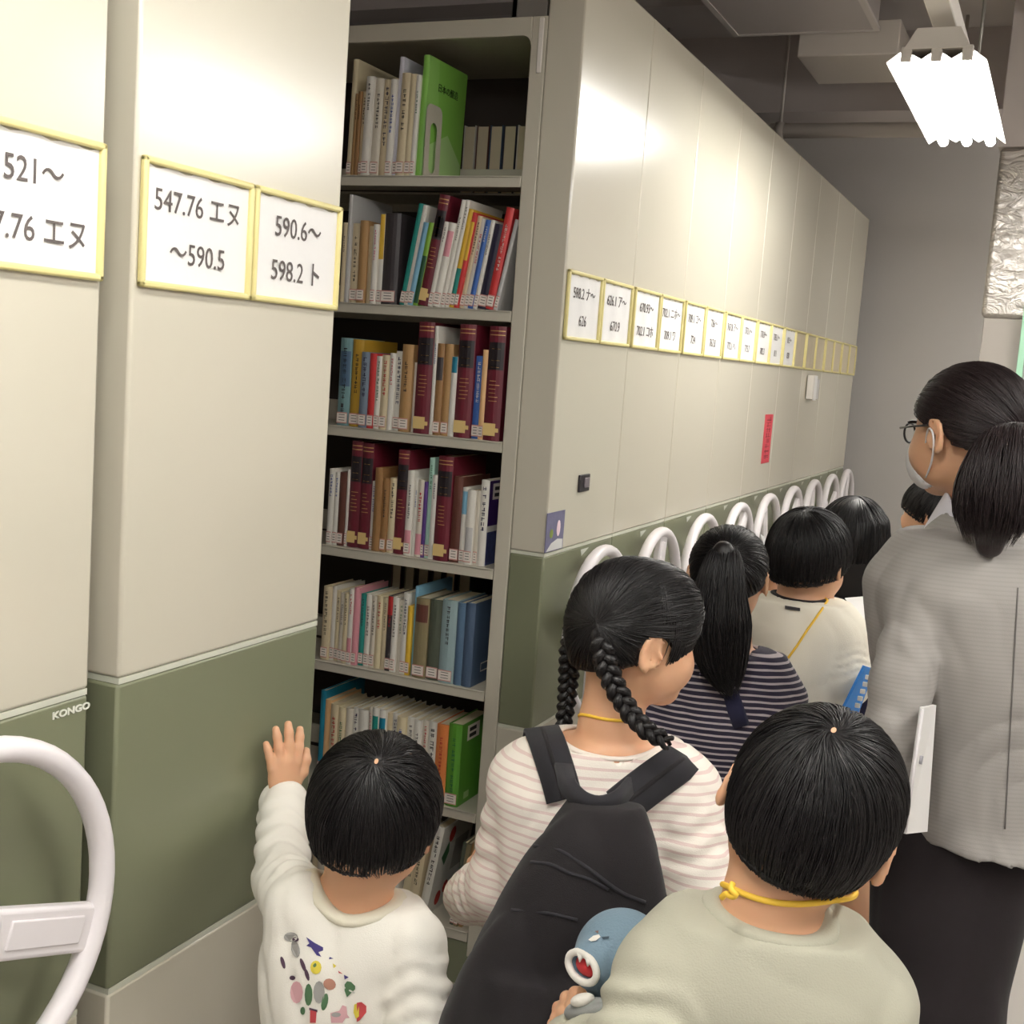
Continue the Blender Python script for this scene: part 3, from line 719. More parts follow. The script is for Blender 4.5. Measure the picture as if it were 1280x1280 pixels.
# ------------------------------------------------------------------ people
SKIN = mat('skin', srgb(212,164,130), .5, .06, 500, sub=.12)
SKIN2 = mat('skin_lips', srgb(196,126,108), .45)
EYEW = mat('eye_white', srgb(230,226,220), .2); EYED = mat('eye_iris', srgb(40,28,22), .15)
HAIR = mat('black_hair', srgb(19,16,17), .44, spec=.38); HAIRB = mat('dark_brown_hair', srgb(38,28,29), .46, spec=.4)
F0 = nrm([FWD[0], FWD[1], 0]); R0 = np.array([F0[1], -F0[0], 0.0]); Z0 = np.array([0,0,1.0])
def heading(deg): a = math.radians(deg); return math.cos(a)*F0+math.sin(a)*R0      # 0 = walking down the aisle view, + = turned right
def frame(deg, pitch=0, roll=0):
    f = heading(deg); r = np.cross(f, Z0); p = math.radians(pitch)
    f2 = math.cos(p)*f-math.sin(p)*Z0; u = np.cross(r, f2)
    q = math.radians(roll); r2 = math.cos(q)*r-math.sin(q)*u; u2 = math.sin(q)*r+math.cos(q)*u
    return np.stack([r2, f2, u2])
def trace(S, px, py, D0=.8, off=0.0, n=60):
    d = ray(px, py); L = np.linalg.norm(d); d = d/L; t = D0*L
    for _ in range(n):
        v = float(S((CAM+d*t)[None])[0]); t += v*.8
        if abs(v) < 3e-4 or t > 9: break
    if abs(v) > 2e-3: return None                              # the ray misses
    p = CAM+d*t
    return p+grad(S, p[None])[0]*off
def head_prims(S, c, A, h, kid=True, tilt=.32):
    T = lambda x, y, z: c+h*(A[0]*x+A[1]*y+A[2]*z)
    cr = (.375,.430,.40) if kid else (.335,.425,.37)
    S.ell(T(0,-.02,0), np.array(cr)*h, A, .01)
    S.ell(T(0,.14,-.22), np.array((.285,.28,.34))*h, A, .03)
    for s in (-1,1):
        S.ell(T(.17*s,.08,-.34), np.array((.13,.2,.16))*h, A, .03)
        S.ell(T(.15*s,.27,-.27), np.array((.13,.12,.13))*h, A, .025)
    S.ell(T(0,.29,-.50), np.array((.12,.10,.09))*h, A, .025)
    S.cap(T(0,.405,-.10), T(0,.455,-.25), .026*h, .050*h, .014)
    for s in (-1,1): S.ell(T(.048*s,.42,-.265), np.array((.035,.04,.03))*h, A, .008)
    for s in (-1,1): S.ell(T(.155*s,.45,-.13), np.array((.095,.07,.05))*h, A, .015, 's')
    S.ell(T(0,.395,-.365), np.array((.095,.045,.026))*h, A, .008); S.ell(T(0,.385,-.41), np.array((.08,.045,.028))*h, A, .008)
    for s in (-1,1):
        e = c+h*(A[0]*.388*s+A[1]*(-.03)+A[2]*(-.145))
        ea = np.stack([nrm(A[0]*s+A[1]*tilt), nrm(A[1]-A[0]*s*tilt+A[2]*.12), A[2]])
        S.ell(e, np.array((.022,.075,.12))*h, ea, .008)
        pts = [e+h*(ea[0]*.014+ea[1]*.078*math.sin(t)+ea[2]*.125*math.cos(t)) for t in np.linspace(.9,-2.6,12)]
        S.chain(pts, [.017*h]*4+[.020*h]*5+[.024*h,.028*h,.026*h], .003)
        S.ell(e+h*(ea[0]*.02+ea[1]*.055-ea[2]*.02), np.array((.02,.022,.03))*h, ea, .004)
        S.ell(e+h*(ea[0]*.030+ea[1]*.010-ea[2]*.016), np.array((.030,.036,.062))*h, ea, .004, 's')
def eyes(root, c, A, h, o):
    for s in (-1,1):
        p = c+h*(A[0]*.155*s+A[1]*.338-A[2]*.13)-o
        bm = bmesh.new(); bmesh.ops.create_uvsphere(bm, u_segments=16, v_segments=10, radius=.062*h)
        R4 = Matrix((tuple(A[0]),tuple(A[2]),tuple(A[1]))).transposed().to_4x4()
        for f in bm.faces: f.smooth = True; f.material_index = 1 if f.calc_center_median().z > .049*h else 0
        bm.transform(R4); me = bpy.data.meshes.new('eye'); bm.to_mesh(me); bm.free()
        me.materials.append(EYEW); me.materials.append(EYED); link('eye', me, root, p)
        q = MB(); q.tube([c+h*(A[0]*(s*(.155+dx))+A[1]*(.425-abs(dx)*.25)+A[2]*(-.045+.02-abs(dx)*.12))-o for dx in (-.08,-.03,.03,.08)], [.006*h,.013*h,.013*h,.005*h], 6)
        q.build('eyebrow', HAIR, root)
def hand_mesh(wr, fd, dn, th, L, curl=10, spread=1.0, h=.0022, arm=None, thumb_out=.55):
    """wr wrist, fd finger direction, dn back-of-hand normal, th thumb side"""
    fd = nrm(fd); dn = nrm(dn-fd*(dn@fd)); tv = np.cross(dn, fd); th = tv if tv@np.asarray(th) > 0 else -tv
    S = Sdf(); P = lambda a, b, c2: wr+L*(fd*a+th*b+dn*c2)
    S.cap(wr-fd*L*.25, P(.05,0,0), L*.135, L*.13, .01)
    pal = np.stack([fd, th, dn]); S.ell(P(.27,.0,0), np.array((.30,.215,.10))*L, pal, .008); S.ell(P(.14,.12,-.03), np.array((.17,.10,.085))*L, pal, .008)
    for i, (b, ln, r) in enumerate(((.175,.40,.060),(.06,.45,.062),(-.06,.41,.059),(-.17,.31,.052))):
        sp = (b*.55)*spread; base = P(.47-(.03 if i in (0,3) else 0)-.03*(i == 3), b, .01)
        p = base; a = 0; pts = [P(.30,b*.8,0), base]; rs = [r*L*1.05, r*L*1.08]
        for j, fr in enumerate((.46,.30,.24)):
            a += math.radians(curl)*(1 if j else .7)
            d = nrm(fd*math.cos(a)-dn*math.sin(a)+th*sp); p = p+d*ln*fr*L; pts.append(p); rs.append(r*L*(1.0,.93,.80)[j])
        S.chain(pts, rs, .0035)
    p0 = P(.14,.14,-.02); p1 = p0+L*.20*nrm(fd*.75+th*thumb_out-dn*.12); p2 = p1+L*.15*nrm(fd*.95+th*(thumb_out*.45)-dn*.12); p3 = p2+L*.11*nrm(fd+th*thumb_out*.2-dn*.15)
    S.chain([p0,p1,p2,p3], [L*.085,L*.072,L*.066,L*.052], .006)
    return S.mesh(h)
def pt(o, V): return V-np.asarray(o)
def part_from(S, h, name, M, root, o, relax=1, mi_fn=None):
    V, Q = S.mesh(h, relax)
    mi = mi_fn(V, Q) if mi_fn else None
    return link(name, raw_mesh(name, pt(o,V), Q, M, mi), root)
def uncut(S):
    U = Sdf(); U.ops = [o for o in S.ops if o[4] == 'u']; return U
def strands(S, starts, flow, K, step, r, rng, lift=.0006, wander=.25, cut=None, avoid=()):
    """cut = (point, normal, slack): strands end a random little way past this plane"""
    S = uncut(S); P = starts.copy(); N = len(P); out = [P]; w = rng.normal(size=(N,3))*wander
    L = rng.uniform(.6,1.25,size=(N,1))*step; lf = lift+rng.uniform(0,.0022,size=N)
    slack = rng.uniform(-.2,1,size=N)*(cut[2] if cut else 0); dead = np.zeros(N, bool)
    for i in range(K-1):
        d = flow(P)+w*.5; w = w*.8+rng.normal(size=(N,3))*wander*.3
        g = grad(S, P); d = d-g*(d*g).sum(-1,keepdims=True); d /= np.maximum(np.linalg.norm(d,axis=1,keepdims=True),1e-6)
        Pn = P+d*L; v = S(Pn); g = grad(S, Pn); Pn = Pn-g*np.clip(v-lf*min(1,(i+1)/4),-.01,.01)[:,None]
        if cut: dead |= ((Pn-cut[0])@cut[1] > slack)
        for c_, r_ in avoid: dead |= np.linalg.norm(Pn-c_,axis=1) < r_
        P = np.where(dead[:,None], P+(Pn-P)*1e-3, Pn)
        out.append(P)
    paths = np.stack(out, 1)
    rad = np.tile(np.interp(np.linspace(0,1,K),(0,.15,.7,1),(.35,1,.9,.1)), (N,1))*r*rng.uniform(.7,1.3,size=(N,1))
    keep = np.linalg.norm(paths[:,-1]-paths[:,0],axis=1) > .004
    return strand_mesh(paths[keep], rad[keep])
def tail_strands(path, rads, n, r, rng, flat=1.0, K=14, side=None):
    path = np.asarray(path, float); t = np.linspace(0,1,len(path)); tt = np.linspace(0,1,K)
    C = np.stack([np.interp(tt,t,path[:,i]) for i in range(3)],1)
    for _ in range(2): C[1:-1] = (C[:-2]+2*C[1:-1]+C[2:])/4
    W = np.interp(tt,t,rads)
    T = np.gradient(C,axis=0); T /= np.linalg.norm(T,axis=1,keepdims=True)
    s = nrm(side if side is not None else R0); A = s-T*(T@s)[:,None]; A /= np.linalg.norm(A,axis=1,keepdims=True); B = np.cross(T,A)
    th = rng.uniform(0,2*np.pi,n); q = np.sqrt(rng.uniform(.8,1.25,n)); tw = rng.normal(size=n)*.5
    ang = th[:,None]+tw[:,None]*tt[None]
    off = (np.cos(ang)*q[:,None])[...,None]*A[None]*W[None,:,None]+(np.sin(ang)*q[:,None])[...,None]*B[None]*(W*flat)[None,:,None]
    off *= (1+1.0*np.exp(-tt/.12))[None,:,None]
    P = C[None]+off+rng.normal(size=(n,1,3))*.002*tt[None,:,None]
    end = rng.uniform(.75,1.0,n)                       # ragged ends
    P2 = np.empty_like(P)
    for k in range(K):
        x = tt[k]*end*(K-1); i0 = np.clip(x.astype(int),0,K-2); f = (x-i0)[:,None]
        P2[:,k] = P[np.arange(n),i0]*(1-f)+P[np.arange(n),i0+1]*f
    rad = np.tile(np.interp(tt,(0,.1,.8,1),(.6,1,1,.15)),(n,1))*r
    return strand_mesh(P2, rad)

class Person:
    def __init__(s, name_label, H, neck, deg, head, lean=0, group=None):
        """neck: base of the neck; deg: way the trunk faces; head: centre, facing deg, pitch, roll, head height, kid"""
        s.H = H; s.n = np.asarray(neck, float); s.A = frame(deg); s.hc, hd, hp, hr, s.h, s.kid = head
        s.HA = frame(hd, hp, hr); s.o = np.array([s.n[0], s.n[1], 0.0])
        s.root = empty('person', s.o, label=name_label, cat='person', group=group)
        s.rng = np.random.RandomState(int(abs(s.n[0]*1000)+abs(s.n[1]*7000)) % 99991)
        H = s.H; nz = s.n[2]; s.sc = nz/.825
        s.P = lambda x, y, z: s.n*[1,1,0]+s.A[0]*x+s.A[1]*y+Z0*z
        s.tz = np.array([.44,.52,.60,.69,.76,.81])*s.sc
        s.tw = np.array([.098,.094,.092,.104,.108,.07])*s.sc; s.td = np.array([.078,.074,.070,.074,.066,.045])*s.sc
    def limbs(s, sh, el, wr, hips=None, knees=None, ank=None):
        s.sh, s.el, s.wr = sh, el, wr; H = s.sc
        s.hip = hips or {k: s.P(.052*H*q, 0, .47*H) for k, q in (('L',-1),('R',1))}
        s.kn = knees or {k: s.P(.055*H*q, .01*H, .26*H) for k, q in (('L',-1),('R',1))}
        s.an = ank or {k: s.P(.055*H*q, -.01*H, .045*H) for k, q in (('L',-1),('R',1))}
    def body(s, h=.0045, hands=(), arm_r=(.034,.027,.020)):
        S = Sdf(); H = s.sc; head_prims(S, s.hc, s.HA, s.h, s.kid, getattr(s,'ear_tilt',.32))
        nr = s.h*(.205 if s.kid else .225)
        top = s.hc+s.h*(-s.HA[1]*.10-s.HA[2]*.22)
        S.cap(top, s.n+Z0*.0, nr*.98, nr*1.05, .02); S.cap(s.n, s.n-Z0*.05*H-s.A[1]*.0, nr*1.02, nr*1.1, .02)
        S.loft(s.n*[1,1,0], s.A, s.tz, s.tw*.88, s.td*.88, cx=getattr(s,'lcx',0), k=.02)
        for k in 'LR':
            S.cap(s.n-Z0*.062*H, s.sh[k], .034*H, arm_r[0]*H*.92, .03)
            S.chain([s.sh[k], s.el[k], s.wr[k]], [arm_r[0]*H, arm_r[1]*H, arm_r[2]*H], .015)
            S.chain([s.hip[k], s.kn[k], s.an[k]], [.054*H, .040*H, .026*H], .02)
            S.ell(s.an[k]+s.A[1]*.045*H-Z0*.02*H, np.array((.03,.085,.026))*H, s.A, .015)
        parts = [S.mesh(h)]
        for hm in hands: parts.append(hm)
        V, Q = merge(*parts); s.bodyS = S
        T = (V-s.hc)@s.HA.T/s.h; lip = (np.abs(T[:,0]) < .095) & (T[:,1] > .38) & (np.abs(T[:,2]+.388) < .045)
        mi = lip[Q].all(1).astype(int)
        link('body', raw_mesh('body', pt(s.o,V), Q, [SKIN, SKIN2], mi), s.root)
        eyes(s.root, s.hc, s.HA, s.h, s.o)
    def top(s, name, M, sleeve='long', hem=.42, th=.012, neck_r=.30, arm=(.042,.038,.030), fold=(.004,1.0), h=.005, ring=(.004,5), depth=1.0, flare=1.0, cuff=True, neck_drop=.0, build=True, wmul=1.0):
        S = Sdf(); H = s.sc; t = th
        zs = np.concatenate([[hem*H], s.tz[1:]]); ws = (s.tw*wmul+t)*np.array([flare,1.0+.5*(flare-1),1,1,1,1]); ds = (s.td+t)*depth*np.array([flare,1,1,1,1,1])
        S.loft(s.n*[1,1,0], s.A, zs, ws, ds, cx=getattr(s,'lcx',0), k=.02)
        nr = s.h*neck_r
        for k in 'LR':
            S.cap(s.n-Z0*.050*H, s.sh[k], .050*H, arm[0]*H, .03)
            q = {'long': 1.0, 'short': .0}[sleeve]
            if q: S.chain([s.sh[k], s.el[k], s.wr[k]], [arm[0]*H, arm[1]*H, arm[2]*H], .009, rings=(ring[0], ring[1], s.rng.rand()*6))
            else: S.cap(s.sh[k], s.sh[k]+(s.el[k]-s.sh[k])*.72, arm[0]*H, arm[1]*H, .009, rings=(ring[0], ring[1], 1))
        up = nrm(s.hc+s.h*(-s.HA[1]*.10-s.HA[2]*.22)-s.n)
        a = s.n-Z0*(.012+neck_drop)*H
        S.cap(a-s.A[1]*.0, a+up*.25, nr*1.02, nr*1.25, .008, 's')
        if fold: S.fold = folds(fold[0], fold[1], int(s.rng.randint(999)))
        s.S = S
        if build: s.topo = part_from(S, h, name, M, s.root, s.o)
        if cuff and sleeve == 'long':
            for k in 'LR':
                d = nrm(s.wr[k]-s.el[k]); C = Sdf(); C.cap(s.wr[k]-d*.018, s.wr[k]+d*.016, arm[2]*H*.86, arm[2]*H*.82, .004)
                C.half(s.wr[k]+d*.022, d); part_from(C, .004, 'cuff', M, s.root, s.o)
        return S
    def collar(s, M, r, nr, tilt=0, name='collar', drop=0):
        pts = []; up = nrm(s.hc+s.h*(-s.HA[1]*.10-s.HA[2]*.22)-s.n)
        c = s.n-Z0*drop
        for a in np.linspace(0, 2*np.pi, 40, endpoint=False):
            d = s.A[0]*math.cos(a)+s.A[1]*math.sin(a)
            rr = np.linspace(nr*.78, nr*1.45, 22); zs = np.linspace(.07,-.05,81)
            G = c+d*rr[:,None,None]+Z0*zs[None,:,None]; v = s.S(G) < 0
            top = np.where(v.any(1), zs[v.argmax(1)], -1); j = top.argmax()
            pts.append(c+d*rr[j]+Z0*(top[j]-r*.4))
        pts = np.array(pts)
        for _ in range(8): pts = (np.roll(pts,1,0)+2*pts+np.roll(pts,-1,0))/4
        MB().tube([p-s.o for p in pts], r, 8, closed=True, flat=1.6, up=(0,0,1)).build(name, M, s.root)
        return pts
    def trousers(s, M, name='trousers', h=.007, r=(.078,.058,.045), top_z=.50, to=1.0):
        S = Sdf(); H = s.sc
        S.loft(s.n*[1,1,0], s.A, [.40*H,.46*H,top_z*H], [.095*H,.105*H,.098*H], [.085*H,.088*H,.08*H], k=.03)
        for k in 'LR':
            e = s.an[k]+Z0*.02*H if to == 1 else s.hip[k]+(s.kn[k]-s.hip[k])*to
            S.chain([s.hip[k], s.kn[k], e] if to == 1 else [s.hip[k], e], [r[0]*H, r[1]*H, r[2]*H] if to == 1 else [r[0]*H, r[1]*H], .03)
            S.half(e-Z0*.0, -Z0) if False else None
        S.fold = folds(.004, .8, int(s.rng.randint(999)))
        part_from(S, h, name, M, s.root, s.o)
    def shoes(s, M):
        H = s.sc
        for k in 'LR':
            S = Sdf(); b = s.an[k]*[1,1,0]
            S.ell(b+s.A[1]*.045*H+Z0*.028*H, np.array((.038,.095,.034))*H, s.A, .01); S.cap(s.an[k], s.an[k]-Z0*.02*H, .033*H, .036*H, .01)
            S.half(b+Z0*.004, -Z0); part_from(S, .006, 'shoe', M, s.root, s.o)
    # hair --------------------------------------------------------------
    def T(s, x, y, z): return s.hc+s.h*(s.HA[0]*x+s.HA[1]*y+s.HA[2]*z)
    def cap_hair(s, off=.06, back=(-.46,-.40), front=(.46,.06), ear=True, extra=None, M=None, h=.004, part='hair', thin=.0):
        """skull cap cut by a plane from the nape up to the brow"""
        S = Sdf(); cr = (.375,.430,.40) if s.kid else (.335,.425,.37)
        S.ell(s.T(0,-.025,.005), (np.array(cr)+off)*s.h, s.HA, .01)
        S.ell(s.T(0,-.13,-.17), (np.array((.30,.30,.34))+off*.5)*s.h, s.HA, .03)
        if extra: extra(S)
        a = np.array(back); b = np.array(front); d = b-a; n2 = np.array([d[1], -d[0]]); n2 = n2/np.linalg.norm(n2)
        nv = s.HA[1]*n2[0]+s.HA[2]*n2[1]
        S.half(s.T(0,a[0],a[1]), nv, .012); s.cut = (s.T(0,a[0],a[1]), nv, .012)
        s.ears = [(s.T(.44*q,.0,-.18), .145*s.h) for q in (-1,1)] if ear else []
        if ear:
            for q in (-1,1): S.ell(s.T(.45*q,.02,-.19), np.array((.14,.12,.17))*s.h, s.HA, .015, 's')
        s.hairS = S; return S
    def whorl_hair(s, S, M, wh=(.0,-.25,.33), n=2600, r=.0008, K=12, step=.008, h=.004, swirl=.35, name='hair', dimple=True):
        W = s.T(*wh); nW = grad(S, W[None])[0]; W = W-nW*float(S(W[None])[0])
        if dimple: S.ell(W+nW*.012, (.0055,.0055,.0145), np.stack([s.HA[0], nrm(np.cross(nW, s.HA[0])), nW]), .003, 's')
        if dimple:
            t1 = nrm(np.cross(nW, s.HA[0])); t2 = np.cross(nW, t1)
            MB().poly([W-nW*.0012+(t1*math.cos(q)*1.7+t2*math.sin(q))*.0026-s.o for q in np.linspace(0,6.28,13)[:-1]]).build('crown_scalp', SKIN, s.root, recalc=False)
        V, Q = S.mesh(h); ff = folds(.0012, 3.0, 5)
        g = grad(S, V); V = V+g*(ff(V)-.0016)[:,None]
        def flow(P):
            d = P-W; g = grad(S, P); d = d-g*(d*g).sum(-1,keepdims=True); L = np.linalg.norm(d,axis=1,keepdims=True); d /= np.maximum(L,1e-5)
            c = np.cross(g, d); return d+c*swirl*np.exp(-L/.05)-s.HA[2]*np.clip((L-.05)/.08,0,1.2)*.8
        g = grad(S, V); ok = np.where(((V-s.hc)@s.HA[2] > -.52*s.h) & (S(V) > -.006))[0]
        near = ok[np.linalg.norm(V[ok]-W,axis=1) < .03]
        pick = np.concatenate([s.rng.choice(ok, n), s.rng.choice(near, 260) if len(near) else ok[:0]])
        st = V[pick]; st = st[np.linalg.norm(st-W,axis=1) > .0035]
        VS, QS = strands(S, st, flow, K, step, r, s.rng, cut=s.cut, avoid=s.ears)
        V, Q = merge((V,Q),(VS,QS))
        return link(name, raw_mesh(name, pt(s.o,V), Q, M), s.root)
    def gather_hair(s, S, M, ties, n=2400, r=.0008, K=13, step=.009, h=.004, extra=(), name='hair', sel=None):
        V, Q = S.mesh(h); ties = [np.asarray(t) for t in ties]
        def flow(P):
            D = np.stack([np.linalg.norm(P-t,axis=1) for t in ties],1)
            if sel is not None: i = sel(P)
            else: i = D.argmin(1)
            t = np.stack(ties)[i]; d = t-P; return d/np.maximum(np.linalg.norm(d,axis=1,keepdims=True),1e-5)
        ok = np.where(S(V) > -.004)[0]; st = V[s.rng.choice(ok, n)]
        VS, QS = strands(S, st, flow, K, step, r, s.rng, wander=.12, cut=(s.cut[0], s.cut[1], .004), avoid=s.ears)
        V, Q = merge((V,Q),(VS,QS),*extra)
        return link(name, raw_mesh(name, pt(s.o,V), Q, M), s.root)
def tail_sdf(path, rads, flat=1.0):
    S = Sdf(); S.chain(path, rads, .012); return S
def cloth(name, c, rough=.85, stripe=None, bump=.25, bs=700, rib=None):
    """woven cloth; stripe = (colour, period, fraction) follows the height on the body"""
    M = mat(name, c, rough, bump, bs, spec=.2)
    nt = M.node_tree; p = nt.nodes['Principled BSDF']; L = nt.links.new
    p.inputs['Sheen Weight'].default_value = .08
    def frac(period):
        tc = nt.nodes.new('ShaderNodeTexCoord'); sp = nt.nodes.new('ShaderNodeSeparateXYZ'); L(tc.outputs['Object'], sp.inputs[0])
        a = nt.nodes.new('ShaderNodeMath'); a.operation = 'DIVIDE'; L(sp.outputs['Z'], a.inputs[0]); a.inputs[1].default_value = period
        f = nt.nodes.new('ShaderNodeMath'); f.operation = 'FRACT'; L(a.outputs[0], f.inputs[0]); return f
    if stripe:
        f = frac(stripe[1]); g = nt.nodes.new('ShaderNodeMath'); g.operation = 'LESS_THAN'; L(f.outputs[0], g.inputs[0]); g.inputs[1].default_value = stripe[2]
        mx = nt.nodes.new('ShaderNodeMix'); mx.data_type = 'RGBA'; mx.inputs[6].default_value = tuple(c)+(1,); mx.inputs[7].default_value = tuple(stripe[0])+(1,)
        L(g.outputs[0], mx.inputs[0]); L(mx.outputs[2], p.inputs['Base Color'])
    if rib:
        f = frac(rib[0]); mx = nt.nodes.new('ShaderNodeMix'); mx.data_type = 'RGBA'; mx.inputs[6].default_value = tuple(c)+(1,); mx.inputs[7].default_value = tuple(x*rib[1] for x in c)+(1,)
        g = nt.nodes.new('ShaderNodeMath'); g.operation = 'LESS_THAN'; L(f.outputs[0], g.inputs[0]); g.inputs[1].default_value = .4
        L(g.outputs[0], mx.inputs[0]); L(mx.outputs[2], p.inputs['Base Color'])
    return M
def ribbon(pts, nrms, width, thick):
    """flat band with real thickness through pts; nrms = outward normals"""
    pts = np.asarray(pts, float); nrms = np.asarray(nrms, float); K = len(pts)
    T = np.gradient(pts, axis=0); T /= np.linalg.norm(T,axis=1,keepdims=True)
    S = np.cross(T, nrms); S /= np.linalg.norm(S,axis=1,keepdims=True); N = np.cross(S, T)
    w = np.broadcast_to(width, (K,))[:,None]
    ring = [(-1,0),(-.94,1),(.94,1),(1,0),(.94,-.3),(-.94,-.3)]
    V = np.stack([pts+S*w*.5*a+N*thick*b for a,b in ring],1).reshape(-1,3); n = len(ring)
    Q = [(i*n+j, i*n+(j+1)%n, (i+1)*n+(j+1)%n, (i+1)*n+j) for i in range(K-1) for j in range(n)]
    return V, np.array(Q)
def smooth_path(P, n=24):
    P = np.asarray(P, float); t = np.r_[0, np.cumsum(np.linalg.norm(np.diff(P,axis=0),axis=1))]; tt = np.linspace(0,t[-1],n)
    C = np.stack([np.interp(tt,t,P[:,i]) for i in range(3)],1)
    for _ in range(3): C[1:-1] = (C[:-2]+2*C[1:-1]+C[2:])/4
    return C
YELLOW = mat('yellow_cord', srgb(240,196,64), .6)
# ================================================================== small boy reaching for the shelving (white sweatshirt)
WHITE_KNIT = cloth('white_sweat_cloth', srgb(236,232,222))
CREAM_TRIM = cloth('cream_collar', srgb(226,220,200))
NAVY = cloth('navy_cloth', srgb(38,38,62)); BLACK = cloth('black_cloth', srgb(34,30,32), .8)
SHOEM = mat('dark_shoe', srgb(52,50,56), .6)
a = Person('small boy in a white printed sweatshirt reaching up to touch the green panel', 1.08, at(446,1112,1.67), -4, (at(470,1002,1.66), 6, 14, 3, .20, True))
wrA = on_x(355,1005,.046)
a.limbs({'L': at(377,1135,1.66), 'R': at(512,1180,1.64)}, {'L': at(352,1098,1.83), 'R': at(530,1300,1.60)}, {'L': wrA, 'R': a.P(.15,.06,.44)})
a.ear_tilt = -.1
hA = hand_mesh(wrA+np.array([-.004,.004,.008]), (-.06,.02,1), (1,-.55,.1), (0,1,0), .126, curl=7, spread=1.9, thumb_out=.75)
a.body(hands=[hA])
S = a.top('sweatshirt', WHITE_KNIT, hem=.45, th=.012, neck_r=.28, arm=(.043,.040,.036), fold=(.005,1.1), ring=(.0035,4))
a.collar(CREAM_TRIM, .0075, .2*.285)
a.trousers(NAVY); a.shoes(SHOEM)
hs = a.cap_hair(off=.068, back=(-.46,-.42), front=(.46,-.02), ear=False)
a.whorl_hair(hs, HAIR, wh=(.03,-.36,.27), n=3000)
# printed motifs on the back of the sweatshirt
def motif(root, o, S, name, M, pix, D0=1.2, off=.0012):
    P = [trace(S, x, y, D0, off) for x, y in pix]
    if any(q is None for q in P): return
    P = [q-o for q in P]; MB().mat(M).poly(P).build(name, None, root, recalc=False)
def blob(cx, cy, rx, ry, n=12, rot=0): 
    c, s_ = math.cos(rot), math.sin(rot)
    return [(cx+rx*math.cos(t)*c-ry*math.sin(t)*s_, cy+rx*math.cos(t)*s_+ry*math.sin(t)*c) for t in np.linspace(0,2*np.pi,n,endpoint=False)]
pk = {k: mat('print_'+k, srgb(*v), .8) for k, v in dict(indigo=(60,50,110), yellow=(214,196,70), brown=(170,122,104), green=(70,104,70), red=(176,62,66), pink=(206,160,164), grey=(150,148,144), dark=(70,48,66), pale=(206,204,196)).items()}
for nm, c, px in [('printed_plane','indigo',[(383,1171),(393,1178),(404,1184),(404,1188),(398,1190),(402,1196),(396,1194),(389,1184),(383,1182),(387,1179)]),
    ('printed_bear','grey',blob(364,1171,9,6)),('printed_bear','pale',blob(366,1172,6,4)),('printed_bear','dark',blob(370,1174,4,3)),('printed_bear','grey',blob(370,1186,5,11,rot=-.2)),
    ('printed_apple','yellow',blob(395,1209,7,8.5)),('printed_apple','green',blob(393,1206,3,3)),
    ('printed_potato','brown',blob(412,1230,8,7,rot=.5)),('printed_balloon','green',[(431,1230),(434,1226),(439,1227),(444,1232),(444,1236),(434,1246),(431,1238)]),('printed_balloon','pale',[(431,1233),(444,1240),(443,1242),(431,1235)]),
    ('printed_balloon','red',[(446,1253),(452,1252),(458,1257),(458,1265),(450,1275),(446,1277)]),('printed_balloon','yellow',[(443,1255),(449,1253),(449,1270),(445,1273),(442,1265)]),
    ('printed_flag','indigo',[(412,1196),(417,1198),(411,1199)]),('printed_flag','yellow',[(416,1204),(421,1207),(417,1210)]),('printed_flag','red',[(423,1213),(429,1217),(424,1216)]),('printed_flag','indigo',[(430,1218),(436,1221),(431,1224)]),
    ('printed_tree','green',blob(386,1243,5,14)),('printed_tree','grey',blob(399,1240,7,14)),('printed_leaf','green',blob(406,1252,4,11,rot=.2)),
    ('printed_cow','pink',blob(371,1240,8,14)),('printed_cow','dark',blob(354,1203,2.5,8,rot=-.3)),('printed_cow','dark',blob(379,1206,2.5,9,rot=-.35)),('printed_cow','dark',blob(366,1222,4,3)),('printed_cow','dark',blob(384,1218,2.5,8,rot=-.3)),
    ('printed_pig','pink',[(413,1266),(424,1263),(428,1256),(433,1258),(434,1268),(437,1272),(432,1272),(428,1278),(414,1278)]),('printed_pig','grey',blob(420,1268,6,3)),
    ('printed_house','red',[(388,1262),(396,1264),(395,1278),(388,1278)]),('printed_house','dark',[(387,1259),(397,1262),(397,1265),(387,1262)]),('printed_sprout','green',blob(379,1263,3,5))]:
    motif(a.root, a.o, S, nm, pk[c], px, 1.3)

# ================================================================== girl with braids and the black backpack
STRIPE_P = cloth('pink_striped_jersey', srgb(238,230,220), stripe=(srgb(222,200,194), .0122, .30))
g = Person('girl with two braids in a pale striped shirt wearing a black backpack', 1.34, at(764,908,1.72), -6, (at(793,776,1.72), 70, 3, 0, .20, True))
g.limbs({'L': at(664,975,1.74), 'R': at(850,992,1.70)}, {'L': at(628,1105,1.76), 'R': at(876,1110,1.66)}, {'L': g.P(-.17,.12,.80), 'R': g.P(.19,.14,.80)})
g.ear_tilt = -.06
hl = [hand_mesh(g.wr[k], (heading(0)*.8+Z0*.3), R0*q, -R0*q*0+Z0, .12, curl=45) for k, q in (('L',-1),('R',1))]
g.body(hands=hl)
S = g.top('striped_shirt', STRIPE_P, hem=.42, th=.012, neck_r=.36, arm=(.042,.038,.030), fold=(.003,1.2), ring=(.003,4), neck_drop=.004)
g.trousers(BLACK); g.shoes(SHOEM)
tieR = at(753,779,1.66); tieL = at(716,790,1.78)
hs = g.cap_hair(off=.035, back=(-.46,-.40), front=(.46,.0), ear=False, extra=lambda S_: [S_.ell(g.T(0,.22,.12), np.array((.33,.20,.24))*g.h, g.HA, .03)])
for q in (-1,1): hs.ell(g.T(.44*q,.02,-.19), np.array((.17,.125,.165))*g.h, g.HA, .012, 's')
